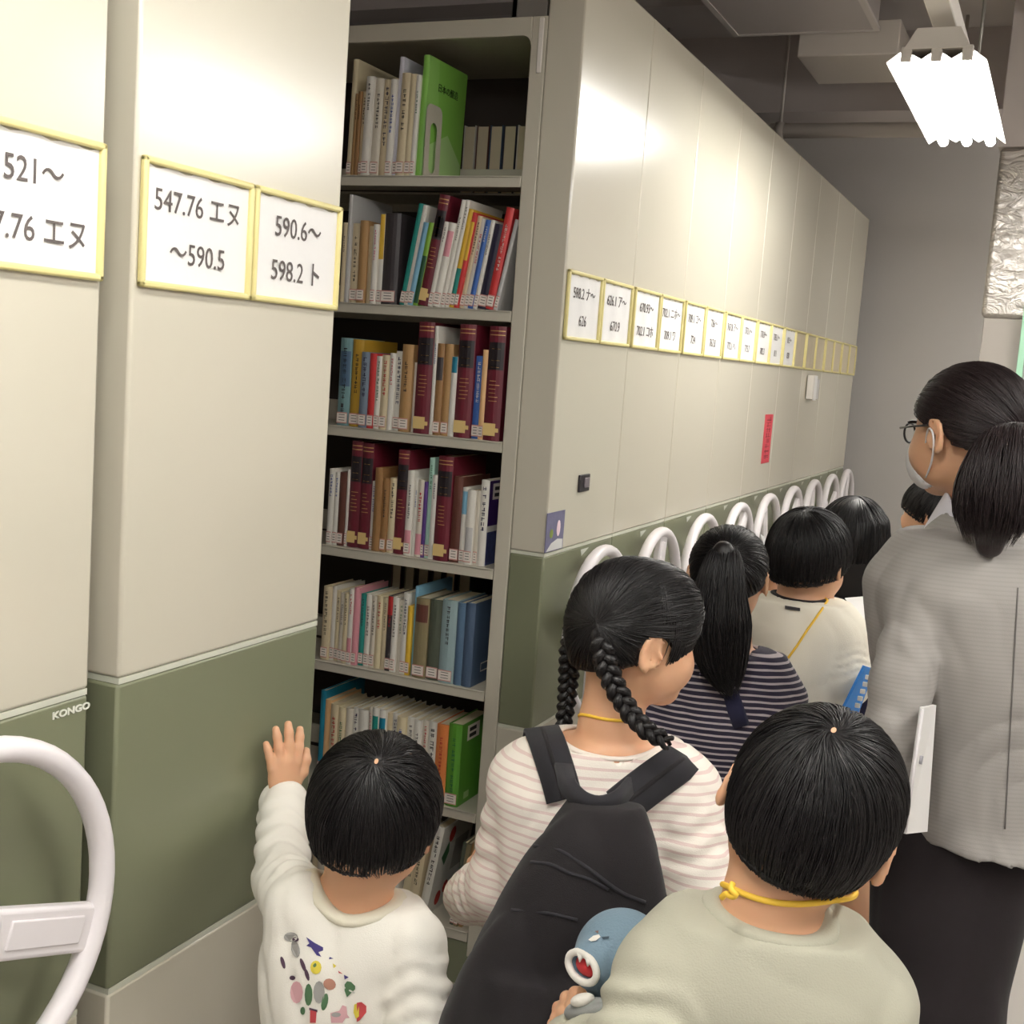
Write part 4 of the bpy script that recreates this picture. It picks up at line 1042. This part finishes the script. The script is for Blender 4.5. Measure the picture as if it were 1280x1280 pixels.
def braid(path, a0, a1, turns, seed):
    C = smooth_path(path, 60); T = np.gradient(C,axis=0); T /= np.linalg.norm(T,axis=1,keepdims=True)
    s_ = R0-T*(T@R0)[:,None]; s_ /= np.linalg.norm(s_,axis=1,keepdims=True); b = np.cross(T,s_)
    t = np.linspace(0,1,60); am = np.interp(t,(0,.15,1),(a0*.7,a0,a1)); out = []
    for k in range(3):
        ph = 2*np.pi*turns*t+k*2*np.pi/3
        P = C+s_*(np.sin(ph)*am)[:,None]+b*(np.sin(2*ph)*am*.55)[:,None]
        rr = am*.62*(1+.10*np.sin(2*ph))
        rr[-6:] *= np.linspace(1,.5,6)
        V, Q = strand_mesh(P[None], rr[None], 10); out.append((V,Q))
        # loose fibres lying on each lock
        rg = np.random.RandomState(seed+k); th = rg.uniform(0,6.28,26)
        F = P[None]+rr[None,:,None]*.98*(np.cos(th[:,None]+t*5)[...,None]*s_[None]+np.sin(th[:,None]+t*5)[...,None]*b[None])
        out.append(strand_mesh(F, np.full(F.shape[:2], .0007)))
    return out
bR = braid([tieR, at(752,800,1.645), at(757,830,1.645), at(770,862,1.64), at(788,892,1.63), at(806,912,1.61), at(838,930,1.60)], .0112, .0078, 4.2, 3)
bL = braid([tieL, at(713,812,1.79), at(711,845,1.79), at(708,880,1.80), at(703,915,1.80)], .0108, .0078, 3.6, 9)
rg = np.random.RandomState(3); fr = []
er = np.array((.375+.036,.430+.040,.40+.040)); g.ears = [(g.T(.44*q,.0,-.17), .15*g.h) for q in (-1,1)]
def on_skull(ph, th, k=1.0): return g.T(er[0]*k*math.cos(th)*math.sin(ph), -.02+er[1]*k*math.cos(th)*math.cos(ph), er[2]*k*math.sin(th))
for i in range(1100):                                          # fringe over the brow, longer locks at the temples
    ph = rg.uniform(-1.5,1.5); a_ = abs(ph)
    if a_ < .75: end = -.30-.16*rg.rand()
    elif a_ < 1.30: end = -.36-.30*rg.rand()
    else: end = .10+.10*rg.rand()
    st = rg.uniform(.55,1.25); kk = 1.0+.03*rg.rand(); p1 = ph+rg.normal()*.05-.05*np.sign(ph)
    fr.append([on_skull(ph+(p1-ph)*t, st+(end-st)*t, 1+(kk-1)*min(1,t*3)) for t in np.linspace(0,1,12)])
fr = np.array(fr); fm = strand_mesh(fr, np.tile(np.r_[[.0003,.0009],np.full(6,.0013),[.0012,.0010,.0007,.0002]],(len(fr),1)))
nf = []                                                        # short hair drawn up from the nape to the braids
for i in range(420):
    x = rg.uniform(-.30,.30); q = 1 if x > 0 else -1; zt = -.50+.45*abs(x)+.05*rg.rand()
    p0 = on_skull(math.pi-x*2.6, max(-1.0, zt*1.35), .90); p2 = (tieR if q > 0 else tieL)+rg.normal(size=3)*.006
    nf.append(smooth_path([p0, (p0*.5+p2*.5), p2], 8))
nf = np.array(nf); fm = merge(fm, strand_mesh(nf, np.tile(np.linspace(.0004,.0013,8),(len(nf),1))))
g.gather_hair(hs, HAIR, [tieR, tieL], n=3200, extra=[*bR, *bL, fm], K=14)
for nm, p, d in (('hair_tie',tieR,at(752,800,1.645)-tieR),('hair_tie',tieL,at(713,812,1.79)-tieL)):
    d = nrm(d); u = nrm(np.cross(d,R0)); v = np.cross(d,u)
    MB().tube([p+d*.004+(u*math.cos(t)+v*math.sin(t))*.0115-g.o for t in np.linspace(0,6.28,20)[:-1]], .003, 8, closed=True).build(nm, mat('clear_tie', srgb(150,150,156), .25), g.root)
def neck_cord(p, r, drop, dz, M=YELLOW, th=.0022, name='neck_lanyard', back=0):
    """cord round the neck, falling to the chest in front"""
    pts = []; c = p.n+Z0*dz
    for t in np.linspace(-2.5, 2.5, 30):
        d = -p.A[1]*math.cos(t)+p.A[0]*math.sin(t)
        q = c+d*r; 
        for _ in range(12):
            v = min(float(p.bodyS(q[None])[0]), float(p.S(q[None])[0])); q = q+d*(th*1.1-v)*.6
        pts.append(q-Z0*.02*max(0,abs(t)-1.2))
    e = p.n+p.A[1]*.09-Z0*.16
    pts = [e-p.A[0]*.01]+pts[0:]+[e+p.A[0]*.01]
    MB().tube([x-p.o for x in smooth_path(pts, 60)], th, 8).build(name, M, p.root)
neck_cord(g, .05, 0, .022)

g.collar(cloth('pale_jersey_hem', srgb(234,224,214)), .0032, .2*.375)
# backpack hanging on her back
BP = cloth('black_pack_cloth', srgb(30,27,29), .8, bump=.3, bs=900)
BP2 = cloth('black_webbing', srgb(37,36,40), .75, bump=.35, bs=1200)
ba = frame(-4, 6, 0); bo = at(722,1204,1.52)
pk_ = empty('backpack', (bo[0],bo[1],bo[2]), label='black cloth backpack on the back of the girl with braids', cat='backpack')
B = Sdf(); B.loft(bo, ba, [-.26,-.18,-.08,.0,.08,.15,.20], [.135,.152,.150,.132,.104,.075,.045], [.075,.082,.080,.074,.066,.055,.038], cx=[-.018,-.018,-.014,-.006,.006,.016,.022], p=2.6, k=.02)
B.loft(bo, ba, [-.25,-.17,-.06,.0], [.095,.11,.10,.08], [.03,.034,.03,.018], cx=[-.03,-.03,-.02,-.01], cy=[-.085,-.09,-.082,-.07], p=2.6, k=.02)
ff = folds(.007, .62, 17, (1.6,1,.5)); B.fold = ff
V, Q = B.mesh(.005); link('bag_body', raw_mesh('bag_body', V-bo, Q, BP), pk_)
def on_bag(pix, name, M, r, n=24, off=.001, **k):
    P = [q-bo for q in (trace(B, x, y, 1.0, off) for x, y in pix) if q is not None]; MB().tube(smooth_path(P, n), r, 8, **k).build(name, M, pk_)
on_bag([(640,1082),(664,1078),(690,1080),(712,1092),(735,1098),(760,1112)], 'pocket_seam', BP2, .0022)
on_bag([(668,1058),(700,1062),(735,1085),(775,1116),(806,1128)], 'zip_seam', BP2, .0025)
on_bag([(600,1162),(640,1138),(690,1142),(722,1150)], 'pocket_zip', BP2, .0022)
def strap(pix, dn, name, w, front):
    P = []; N = []
    for x, y in pix:
        p = trace(S, x, y, 1.2, .004)
        if p is None: continue
        P.append(p); N.append(grad(S, p[None])[0])
    for f_, n_ in front: P.append(f_); N.append(n_)
    P0 = smooth_path(P, 30); N0 = smooth_path(N, 30); N0 /= np.linalg.norm(N0,axis=1,keepdims=True)
    V, Q = ribbon(P0, N0, w, .006); link(name, raw_mesh(name, V-bo, Q, BP2, smooth=False), pk_)
    V, Q = ribbon(P0+N0*.006, N0, w*.12, .001); link('strap_stitch', raw_mesh('strap_stitch', V-bo, Q, BP, smooth=False), pk_)
f1 = nrm(g.A[1]+Z0*.2)
strap([(706,1000),(700,975),(692,950),(684,930),(676,912)], -1, 'shoulder_strap', .050, [(g.P(-.092,.055,1.065), nrm(g.A[1]+Z0*.6)), (g.P(-.095,.10,.98), f1), (g.P(-.11,.10,.88), f1)])
strap([(772,1010),(800,988),(830,966),(856,950)], 1, 'shoulder_strap', .054, [(g.P(.10,.055,1.055), nrm(g.A[1]+Z0*.6)), (g.P(.10,.10,.97), f1), (g.P(.11,.10,.88), f1)])
hp = [trace(B,706,1000,1.0,.004), at(722,978,1.555)+0, at(722,988,1.535), at(738,1004,1.52), at(756,1008,1.515), at(776,1000,1.52), at(790,990,1.535), trace(B,784,1022,1.0,.003)]
hp = [at(704,958,1.58), at(710,984,1.53), at(728,1002,1.51), at(750,1008,1.505), at(772,1000,1.51), at(786,982,1.55)]
V, Q = ribbon(smooth_path(hp, 26), np.tile(-g.A[1],(26,1)), .024, .005); link('carry_loop', raw_mesh('carry_loop', V-bo, Q, BP2, smooth=False), pk_)
# ================================================================== boy in the sage sweatshirt holding the plush shark
SAGE = cloth('sage_sweat_cloth', srgb(176,174,157), bump=.3, bs=500)
b = Person('boy in a sage green sweatshirt with a yellow neck cord, nearest the camera', 1.28, at(962,1124,1.26), 4, (at(1022,994,1.27), 16, 18, 18, .205, True))
b.limbs({'L': at(842,1226,1.25), 'R': at(1062,1252,1.28)}, {'L': at(790,1350,1.20), 'R': at(1100,1390,1.24)}, {'L': at(722,1322,1.34), 'R': b.P(.20,.16,.66)})
hB = hand_mesh(b.wr['L'], (heading(-20)*.9+Z0*.35), heading(-90)*.8+Z0*.5, Z0+heading(-90)*-.4, .118, curl=42, spread=.8)
b.body(hands=[hB])
S = b.top('sweatshirt', SAGE, hem=.42, th=.012, neck_r=.28, arm=(.044,.044,.036), fold=(.0045,1.0), ring=(.005,3))
b.collar(SAGE, .0075, .205*.29)
b.trousers(NAVY); b.shoes(SHOEM)
neck_cord(b, .05, 0, .018, th=.0032)
k1 = at(908,1112,1.20); 
MB().tube([q-b.o for q in smooth_path([at(916,1104,1.19), at(912,1112,1.185), at(922,1118,1.18), at(914,1122,1.185), at(908,1116,1.19), at(902,1122,1.195)], 20)], .0032, 8).build('cord_knot', YELLOW, b.root)
hs = b.cap_hair(off=.048, back=(-.46,-.52), front=(.46,.08), ear=True)
b.whorl_hair(hs, HAIR, wh=(-.05,-.33,.29), n=3800, r=.0008, swirl=.5)

# plush shark held in his left arm
PLB = cloth('blue_plush', srgb(110,131,146), .95, bump=.5, bs=350); PLW = cloth('white_plush', srgb(226,222,214), .95, bump=.4, bs=350); PLR = cloth('red_felt', srgb(178,48,52), .9)
so = at(776,1194,1.36); sa = frame(-108, 22, 0)
sh = empty('plush_shark', so, label='small blue plush shark with an open red mouth under the sage boy\'s arm', cat='soft toy')
K = Sdf(); K.ell(so, (.050,.052,.050), sa, .01); K.ell(so-Z0*.05+sa[1]*-.03, (.040,.05,.05), sa, .03); mp = trace(K, 735, 1207, 1.1); mn = grad(K, mp[None])[0]; ma = np.stack([nrm(np.cross(mn, Z0)), mn, nrm(np.cross(np.cross(mn, Z0), mn))])
K.ell(mp-mn*.004, (.024,.020,.026), ma, .012); K.ell(mp+mn*.008, (.018,.022,.012), ma, .006, 's')
V, Q = K.mesh(.003); link('plush_body', raw_mesh('plush_body', V-so, Q, PLB), sh)
def plush_patch(pix, name, M, D0=1.1, off=.0015): MB().mat(M).poly([trace(K, x, y, D0, off)-so for x,y in pix]).build(name, None, sh, recalc=False)
Mo = Sdf(); Mo.ell(mp-mn*.002, (.017,.012,.012), ma, .004); part_from(Mo, .002, 'mouth', PLR, sh, so)
for dx in (-.009, .003):
    c_ = mp+mn*.011+ma[0]*dx+ma[2]*.014-so; MB().tube([c_, c_-ma[2]*.009], [.0045,.0006], 6).build('tooth', PLW, sh)
MB().tube([mp+mn*.009+ma[0]*.021*math.cos(t)+ma[2]*.015*math.sin(t)-so for t in np.linspace(0,6.28,30)[:-1]], .0042, 8, closed=True).build('lip', PLW, sh)
plush_patch([(736,1176),(742,1171),(749,1169),(751,1172),(745,1177),(739,1178)], 'eye_patch', PLW); plush_patch([(744,1165),(749,1164),(748,1168)], 'eye_mark', mat('brown_felt', srgb(110,80,74), .9)); plush_patch([(752,1172),(762,1171),(761,1174),(754,1175)], 'gill_mark', mat('dark_felt', srgb(60,74,86), .9))
fn = Sdf(); fn.ell(at(735,1262,1.31), (.018,.036,.012), frame(-40,30,0), .005); part_from(fn, .003, 'fin', cloth('grey_plush', srgb(140,142,140), .95), sh, so)
fn = Sdf(); fn.ell(at(728,1250,1.305), (.012,.016,.007), frame(-40,30,0), .005); part_from(fn, .0025, 'fin_tip', PLW, sh, so)

# ================================================================== girl with the high ponytail, striped navy shirt
STRIPE_N = cloth('navy_striped_jersey', srgb(44,40,56), stripe=(srgb(176,166,168), .0118, .34))
p = Person('girl with a long ponytail in a navy and white striped shirt', 1.29, at(912,800,2.450), 4, (at(911,708,2.450), 12, 8, 0, .186, True))
p.limbs({'L': at(842,842,2.468), 'R': at(950,850,2.432)}, {'L': at(828,905,2.450), 'R': at(966,925,2.396)}, {'L': p.P(-.13,.16,.72), 'R': p.P(.15,.18,.74)})
p.body(.006)
S = p.top('striped_shirt', STRIPE_N, hem=.42, th=.014, neck_r=.30, arm=(.044,.040,.032), h=.006, wmul=1.05)
p.trousers(BLACK); p.shoes(SHOEM)
MB().tube([trace(S,x,y,2.0,.004)-p.o for x,y in ((912,868),(918,885),(926,908))], .018, 8, flat=.2).build('overall_strap', NAVY, p.root)
hs = p.cap_hair(off=.035, back=(-.46,-.42), front=(.46,.12), ear=True)
tie = p.T(-.02,-.50,.14)
path = [tie-p.HA[1]*.02, at(905,690,2.323), at(902,715,2.318), at(899,760,2.328), at(900,800,2.332), at(903,835,2.332), at(916,872,2.332)]
tr = [.012,.030,.042,.054,.050,.036,.008]
tl = tail_sdf(path, [r*.66 for r in tr]); tl.fold = folds(.004,1.2,3,(2,2,.3)); 
p.gather_hair(hs, HAIR, [tie], n=1300, r=.0010, K=10, step=.011, h=.006, extra=[tl.mesh(.006), tail_strands(smooth_path(path,20), np.interp(np.linspace(0,1,20),np.linspace(0,1,7),tr), 700, .0012, p.rng)])
MB().tube([tie+(p.HA[0]*math.cos(t)+p.HA[2]*math.sin(t))*.016-p.HA[1]*.012-p.o for t in np.linspace(0,6.28,20)[:-1]], .004, 8, closed=True).build('hair_tie', BLACK, p.root)

# ================================================================== boy in the white T-shirt
TEE = cloth('ivory_jersey', srgb(236,230,214))
c = Person('boy in an ivory T-shirt with a thin yellow cord across his back', 1.35, at(1000,737,2.850), 6, (at(1012,688,2.850), 40, 8, 0, .212, True))
c.limbs({'L': at(946,785,2.872), 'R': at(1046,796,2.828)}, {'L': at(930,850,2.850), 'R': at(1056,870,2.806)}, {'L': at(962,735,2.982), 'R': c.P(.145,.06,.66)}, hips={'L': at(975,985,2.86), 'R': at(1040,985,2.84)}, knees={'L': at(970,1125,2.86), 'R': at(1069,1125,2.84)}, ank={'L': at(970,1125,2.86)*[1,1,0]+Z0*.07, 'R': at(1069,1125,2.84)*[1,1,0]+Z0*.07})
hC = hand_mesh(c.wr['L'], Z0*.8+R0*.5, -F0, R0, .12, curl=40)
c.body(.006, hands=[hC])
S = c.top('t_shirt', TEE, sleeve='short', hem=.44, th=.016, neck_r=.28, arm=(.045,.050,.045), h=.006, wmul=1.05)
c.collar(BLACK, .005, .212*.30, name='collar')
CHK = cloth('black_white_shorts', srgb(226,224,222), stripe=(srgb(40,36,40), .011, .5))
c.trousers(CHK, 'shorts', to=.74, r=(.062,.034,.03)); c.shoes(SHOEM)
P = [q-c.o for q in (trace(S,x,y,2.0,.003) for x,y in ((1034,752),(1027,762),(1020,772),(1008,789),(996,807),(984,824),(978,834))) if q is not None]
MB().tube([c.n+c.A[1]*.06+c.A[0]*.04+Z0*.0-c.o]+P, .0028, 8).build('shoulder_cord', YELLOW, c.root)
MB().mat(mat('black_tag', srgb(40,36,38), .7)).poly([trace(S,x,y,2.0,.005)-c.o for x,y in ((981,757.5),(1000,760.5),(1000,764.5),(981,761.5))]).build('neck_tag', None, c.root, recalc=False)
hs = c.cap_hair(off=.07, back=(-.46,-.40), front=(.46,-.02), ear=False)
c.whorl_hair(hs, HAIR, wh=(0,-.2,.38), n=1800, r=.0011, K=10, step=.011, h=.006, dimple=False)

# ================================================================== girl with long loose hair in navy
d = Person('girl with long loose black hair in navy, in front of the grey-jacketed woman', 1.36, at(1068,735,3.300), 8, (at(1066,664,3.300), 14, 8, 0, .212, True))
d.limbs({'L': at(1020,770,3.311), 'R': at(1094,775,3.268)}, {'L': at(1012,830,3.246), 'R': at(1092,838,3.224)}, {'L': d.P(-.06,.20,.86), 'R': d.P(.16,.14,.88)}, knees={'L': at(1047,1115,3.24), 'R': at(1100,1115,3.24)}, ank={'L': at(1040,1120,3.24)*[1,1,0]+Z0*.07, 'R': at(1100,1115,3.24)*[1,1,0]+Z0*.07})
d.body(.007)
d.top('navy_top', NAVY, hem=.42, th=.016, neck_r=.32, arm=(.052,.046,.036), h=.007)
d.trousers(cloth('indigo_trousers', srgb(48,46,96))); d.shoes(SHOEM)
hs = d.cap_hair(off=.05, back=(-.46,-.44), front=(.46,.1), ear=False, extra=lambda S_: S_.loft(d.hc*[1,1,0], d.A, [d.hc[2]-.19,d.hc[2]-.10,d.hc[2]-.02,d.hc[2]+.03], [.078,.088,.086,.075], [.04,.055,.075,.08], cy=[-.035,-.035,-.02,-.01], k=.03))
hs.ops[-1] = hs.ops[-1]
d_hair = hs
d_hair.ops = [o for o in d_hair.ops if not (o[4] == 's')]
d_hair.func(lambda P: -np.minimum(((P-d.T(0,.20,-.1))@d.HA[1]), -((P-d.T(0,0,.02))@d.HA[2])), [-9]*3, [9]*3, .01, 's')
d.gather_hair(d_hair, HAIR, [d.hc-Z0*.6], n=1400, r=.0012, K=10, step=.012, h=.006)

# ================================================================== child glimpsed past the woman's shoulder
e = Person('child with short dark hair glimpsed just past the grey jacket shoulder', 1.33, at(1166,690,3.75), 0, (at(1166,634,3.75), -50, 0, 0, .195, True))
e.limbs({'L': e.P(-.12,0,1.05), 'R': e.P(.12,0,1.05)}, {'L': e.P(-.15,0,.85), 'R': e.P(.15,0,.85)}, {'L': e.P(-.15,.08,.7), 'R': e.P(.15,.08,.7)})
e.body(.008); e.top('grey_shirt', cloth('grey_jersey', srgb(120,118,120)), th=.014, h=.008, cuff=False); e.trousers(NAVY, h=.009); e.shoes(SHOEM)
hs = e.cap_hair(off=.06, back=(-.46,-.40), front=(.46,.0), ear=False); e.whorl_hair(hs, HAIR, n=700, r=.0014, h=.007, dimple=False)

# ================================================================== woman in the grey jacket
JACK = cloth('grey_ribbed_jacket', srgb(158,154,150), .8, rib=(.0070,.94), bump=.2)
w = Person('woman in a grey jacket, glasses and a white face mask, hair in a ponytail', 1.66, at(1234,652,2.14), -16, (at(1214,524,2.14), -27, 4, 0, .232, False))
w.tw = w.tw*np.array([.88,.92,.95,1.0,1.05,1.0]); w.lcx = [.075,.06,.045,.03,.015,0]
w.limbs({'L': at(1164,708,2.10), 'R': at(1385,722,2.20)}, {'L': at(1128,850,2.04), 'R': at(1400,880,2.16)}, {'L': at(1104,990,2.0), 'R': w.P(.22,.12,.82)},
        hips={'L': at(1166,1060,2.19), 'R': at(1228,1060,2.17)}, knees={'L': at(1152,1275,2.14), 'R': at(1176,1290,2.12)}, ank={'L': at(1140,1275,2.14)*[1,1,0]+Z0*.08, 'R': at(1170,1290,2.12)*[1,1,0]+Z0*.08+R0*.03})
w.ear_tilt = .05
hW = hand_mesh(w.wr['L'], heading(-75)-Z0*.2, heading(-90), heading(0), .17, curl=35)
w.body(.0055, hands=[hW], arm_r=(.028,.024,.017))
S = w.top('jacket', JACK, hem=.50, th=.026, neck_r=.26, arm=(.031,.030,.026), fold=(.0045,1.2), ring=(.0026,3), depth=1.2, flare=1.12, cuff=False, wmul=1.0)
# standing collar of the pale blouse
BL = cloth('white_blouse', srgb(226,224,232), .6)
cc = Sdf(); up = nrm(w.hc+w.h*(-w.HA[1]*.1-w.HA[2]*.3)-w.n); cc.cap(w.n-Z0*.035+w.A[1]*.035, w.n+up*.046+w.A[1]*.006, .084, .058, .01); cc.half(w.n+up*.062, up); cc.cap(w.n-Z0*.1, w.n+up*.10, .052, .049, .004, 's'); part_from(cc, .0045, 'blouse_collar', BL, w.root, w.o)
lp = Sdf(); lp.cap(w.n-Z0*.04+w.A[1]*.015, w.n+up*.020-w.A[1]*.004, .096, .070, .01); lp.half(w.n+up*.044-w.A[1]*.0, nrm(up+w.A[1]*.5)); lp.cap(w.n-Z0*.1, w.n+up*.10, .062, .057, .004, 's'); part_from(lp, .0045, 'jacket_collar', JACK, w.root, w.o)
MB().tube([q-w.o for q in (trace(S,x,y,1.6,.0012) for x,y in zip(np.linspace(1272,1256,24),np.linspace(735,1036,24))) if q is not None], .0012, 6).build('back_seam', mat('seam_grey', srgb(110,106,104), .9), w.root)
TR = cloth('black_wide_trousers', srgb(34,29,31), .8)
t_ = Sdf(); t_.chain([w.hip['L'], w.kn['L'], w.an['L']+Z0*.02], [.105,.092,.10], .05); t_.chain([w.hip['R'], w.kn['R'], w.an['R']+Z0*.02], [.100,.088,.10], .05)
t_.cap(w.hip['L'], at(1186,940,2.20), .100, .085, .03); t_.cap(w.hip['R'], at(1210,940,2.20), .095, .085, .03); t_.fold = folds(.005,.6,41,(1.5,1.5,.3)); part_from(t_, .007, 'wide_trousers', TR, w.root, w.o); w.shoes(SHOEM)
hs = w.cap_hair(off=.045, back=(-.47,-.36), front=(.44,.12), ear=True)
tie = w.T(.04,-.50,-.16)
path = [tie, at(1256,556,1.99), at(1250,580,1.98), at(1244,612,1.98), at(1240,648,1.99), at(1237,680,2.0)]
tr = [.014,.028,.044,.056,.056,.034]
tl = tail_sdf(path, [r*.66 for r in tr]); tl.fold = folds(.004,1.3,8,(2,2,.3))
w.gather_hair(hs, HAIRB, [tie], n=2600, r=.0009, K=13, step=.011, h=.0045, extra=[tl.mesh(.005), tail_strands(smooth_path(path,20), np.interp(np.linspace(0,1,20),np.linspace(0,1,6),tr), 1100, .0010, w.rng)])
MB().tube([tie+(w.HA[0]*math.cos(t)+nrm(w.HA[2]+w.HA[1]*.3)*math.sin(t))*.016-w.HA[1]*.01-w.o for t in np.linspace(0,6.28,20)[:-1]], .005, 8, closed=True).build('hair_tie', BLACK, w.root)
# mask with ear loops, and glasses
MK = cloth('white_mask_cloth', srgb(236,234,236), .9); Tm = w.T
mk = Sdf(); mk.ell(Tm(0,.15,-.30), np.array((.312,.335,.30))*w.h, w.HA, .02); mk.ell(Tm(0,.39,-.33), np.array((.11,.08,.15))*w.h, w.HA, .05)
mk.ell(Tm(0,.14,-.29), np.array((.298,.320,.285))*w.h, w.HA, .01, 's'); mk.half(Tm(0,.09,-.3), -w.HA[1]); mk.half(Tm(0,.3,-.17), w.HA[2]+w.HA[1]*-.15); mk.half(Tm(0,.2,-.56), -w.HA[2]); part_from(mk, .003, 'face_mask', MK, w.root, w.o)
for s_ in (-1,1):
    e_ = Tm(.40*s_,-.05,-.17)
    MB().tube([q-w.o for q in smooth_path([Tm(.275*s_,.17,-.24), Tm(.36*s_,.08,-.13), Tm(.40*s_,.03,-.07), Tm(.425*s_,-.04,-.09), Tm(.42*s_,-.06,-.20), Tm(.355*s_,.02,-.34), Tm(.27*s_,.15,-.45)], 24)], .0018, 8).build('ear_loop', MK, w.root)
GL = mat('black_frame', srgb(34,30,30), .3)
for s_ in (-1,1):
    c_ = Tm(.16*s_,.455,-.115)
    MB().tube([c_+w.HA[0]*.105*w.h*math.cos(t)+w.HA[2]*.075*w.h*math.sin(t)-w.HA[1]*.05*w.h*math.cos(t)*s_-w.o for t in np.linspace(0,6.28,24)[:-1]], .0020, 8, closed=True).build('spectacle_rim', GL, w.root)
    MB().tube([Tm(.285*s_,.43,-.08)-w.o, Tm(.35*s_,.25,-.07)-w.o, Tm(.385*s_,.0,-.06)-w.o, Tm(.39*s_,-.09,-.10)-w.o], .0019, 8).build('spectacle_temple', GL, w.root)
MB().tube([Tm(-.06,.50,-.10)-w.o, Tm(0,.51,-.09)-w.o, Tm(.06,.50,-.10)-w.o], .0018, 8).build('spectacle_bridge', GL, w.root)

# ================================================================== things carried
def sheet(name, corners, th, M, label, cat, extra=None):
    C4 = [np.asarray(q, float) for q in corners]; o = np.mean(C4,0); n = nrm(np.cross(C4[1]-C4[0], C4[3]-C4[0]))*th
    t = empty(name, o, label=label, cat=cat); bb = MB()
    A = [q-o-n/2 for q in C4]; B_ = [q-o+n/2 for q in C4]
    bb.poly(A[::-1]); bb.poly(B_)
    for i in range(4): bb.quad(A[i], A[(i+1)%4], B_[(i+1)%4], B_[i])
    bb.build('sheet', M, t); return t, o
t, o = sheet('paper_booklet', [at(1152,884,1.93), at(1168,881,1.99), at(1157,1039,1.98), at(1130,1042,1.92)], .006, PAPER, 'white paper booklet held at the side of the grey jacket', 'booklet')
MB().tube([at(1153,886,1.927)-o, at(1131,1040,1.917)-o], .003, 8).build('spine_fold', mat('booklet_fold', srgb(222,218,220), .7), t)
MB().tube([at(1152,945,1.94)-o, at(1150,955,1.94)-o], .003, 6).build('printed_mark', mat('pale_grey_print', srgb(170,168,176), .8), t)
t, o = sheet('blue_board', [at(1050,892,2.650), at(1080,832,2.671), at(1092,836,2.756), at(1070,896,2.735)], .006, mat('bright_blue_card', srgb(40,130,214), .5), 'bright blue folder with a black and white toothed edge beside the grey sleeve', 'folder')
for i in range(5):
    f_ = i/5; q0 = at(1079-16*f_, 846+44*f_, 2.49)-o
    MB().box(q0[0]+.004,q0[1]-.003,q0[2]-.004,q0[0]+.014,q0[1]+.003,q0[2]+.005,.001).build('edge_tooth', PAPER if i%2 == 0 else PAPER, t)
t, o = sheet('paper_sheet', [at(1056,748,3.074), at(1092,745,3.074), at(1094,786,2.947), at(1080,782,2.947)], .003, PAPER, 'white paper held by the girl with long loose hair', 'paper')
t, o = sheet('paper_sheet', [at(950,668,2.947), at(962,676,2.968), at(984,722,2.904), at(968,724,2.862)], .003, PAPER, 'white paper held up between the ponytail girl and the T-shirt boy', 'paper')
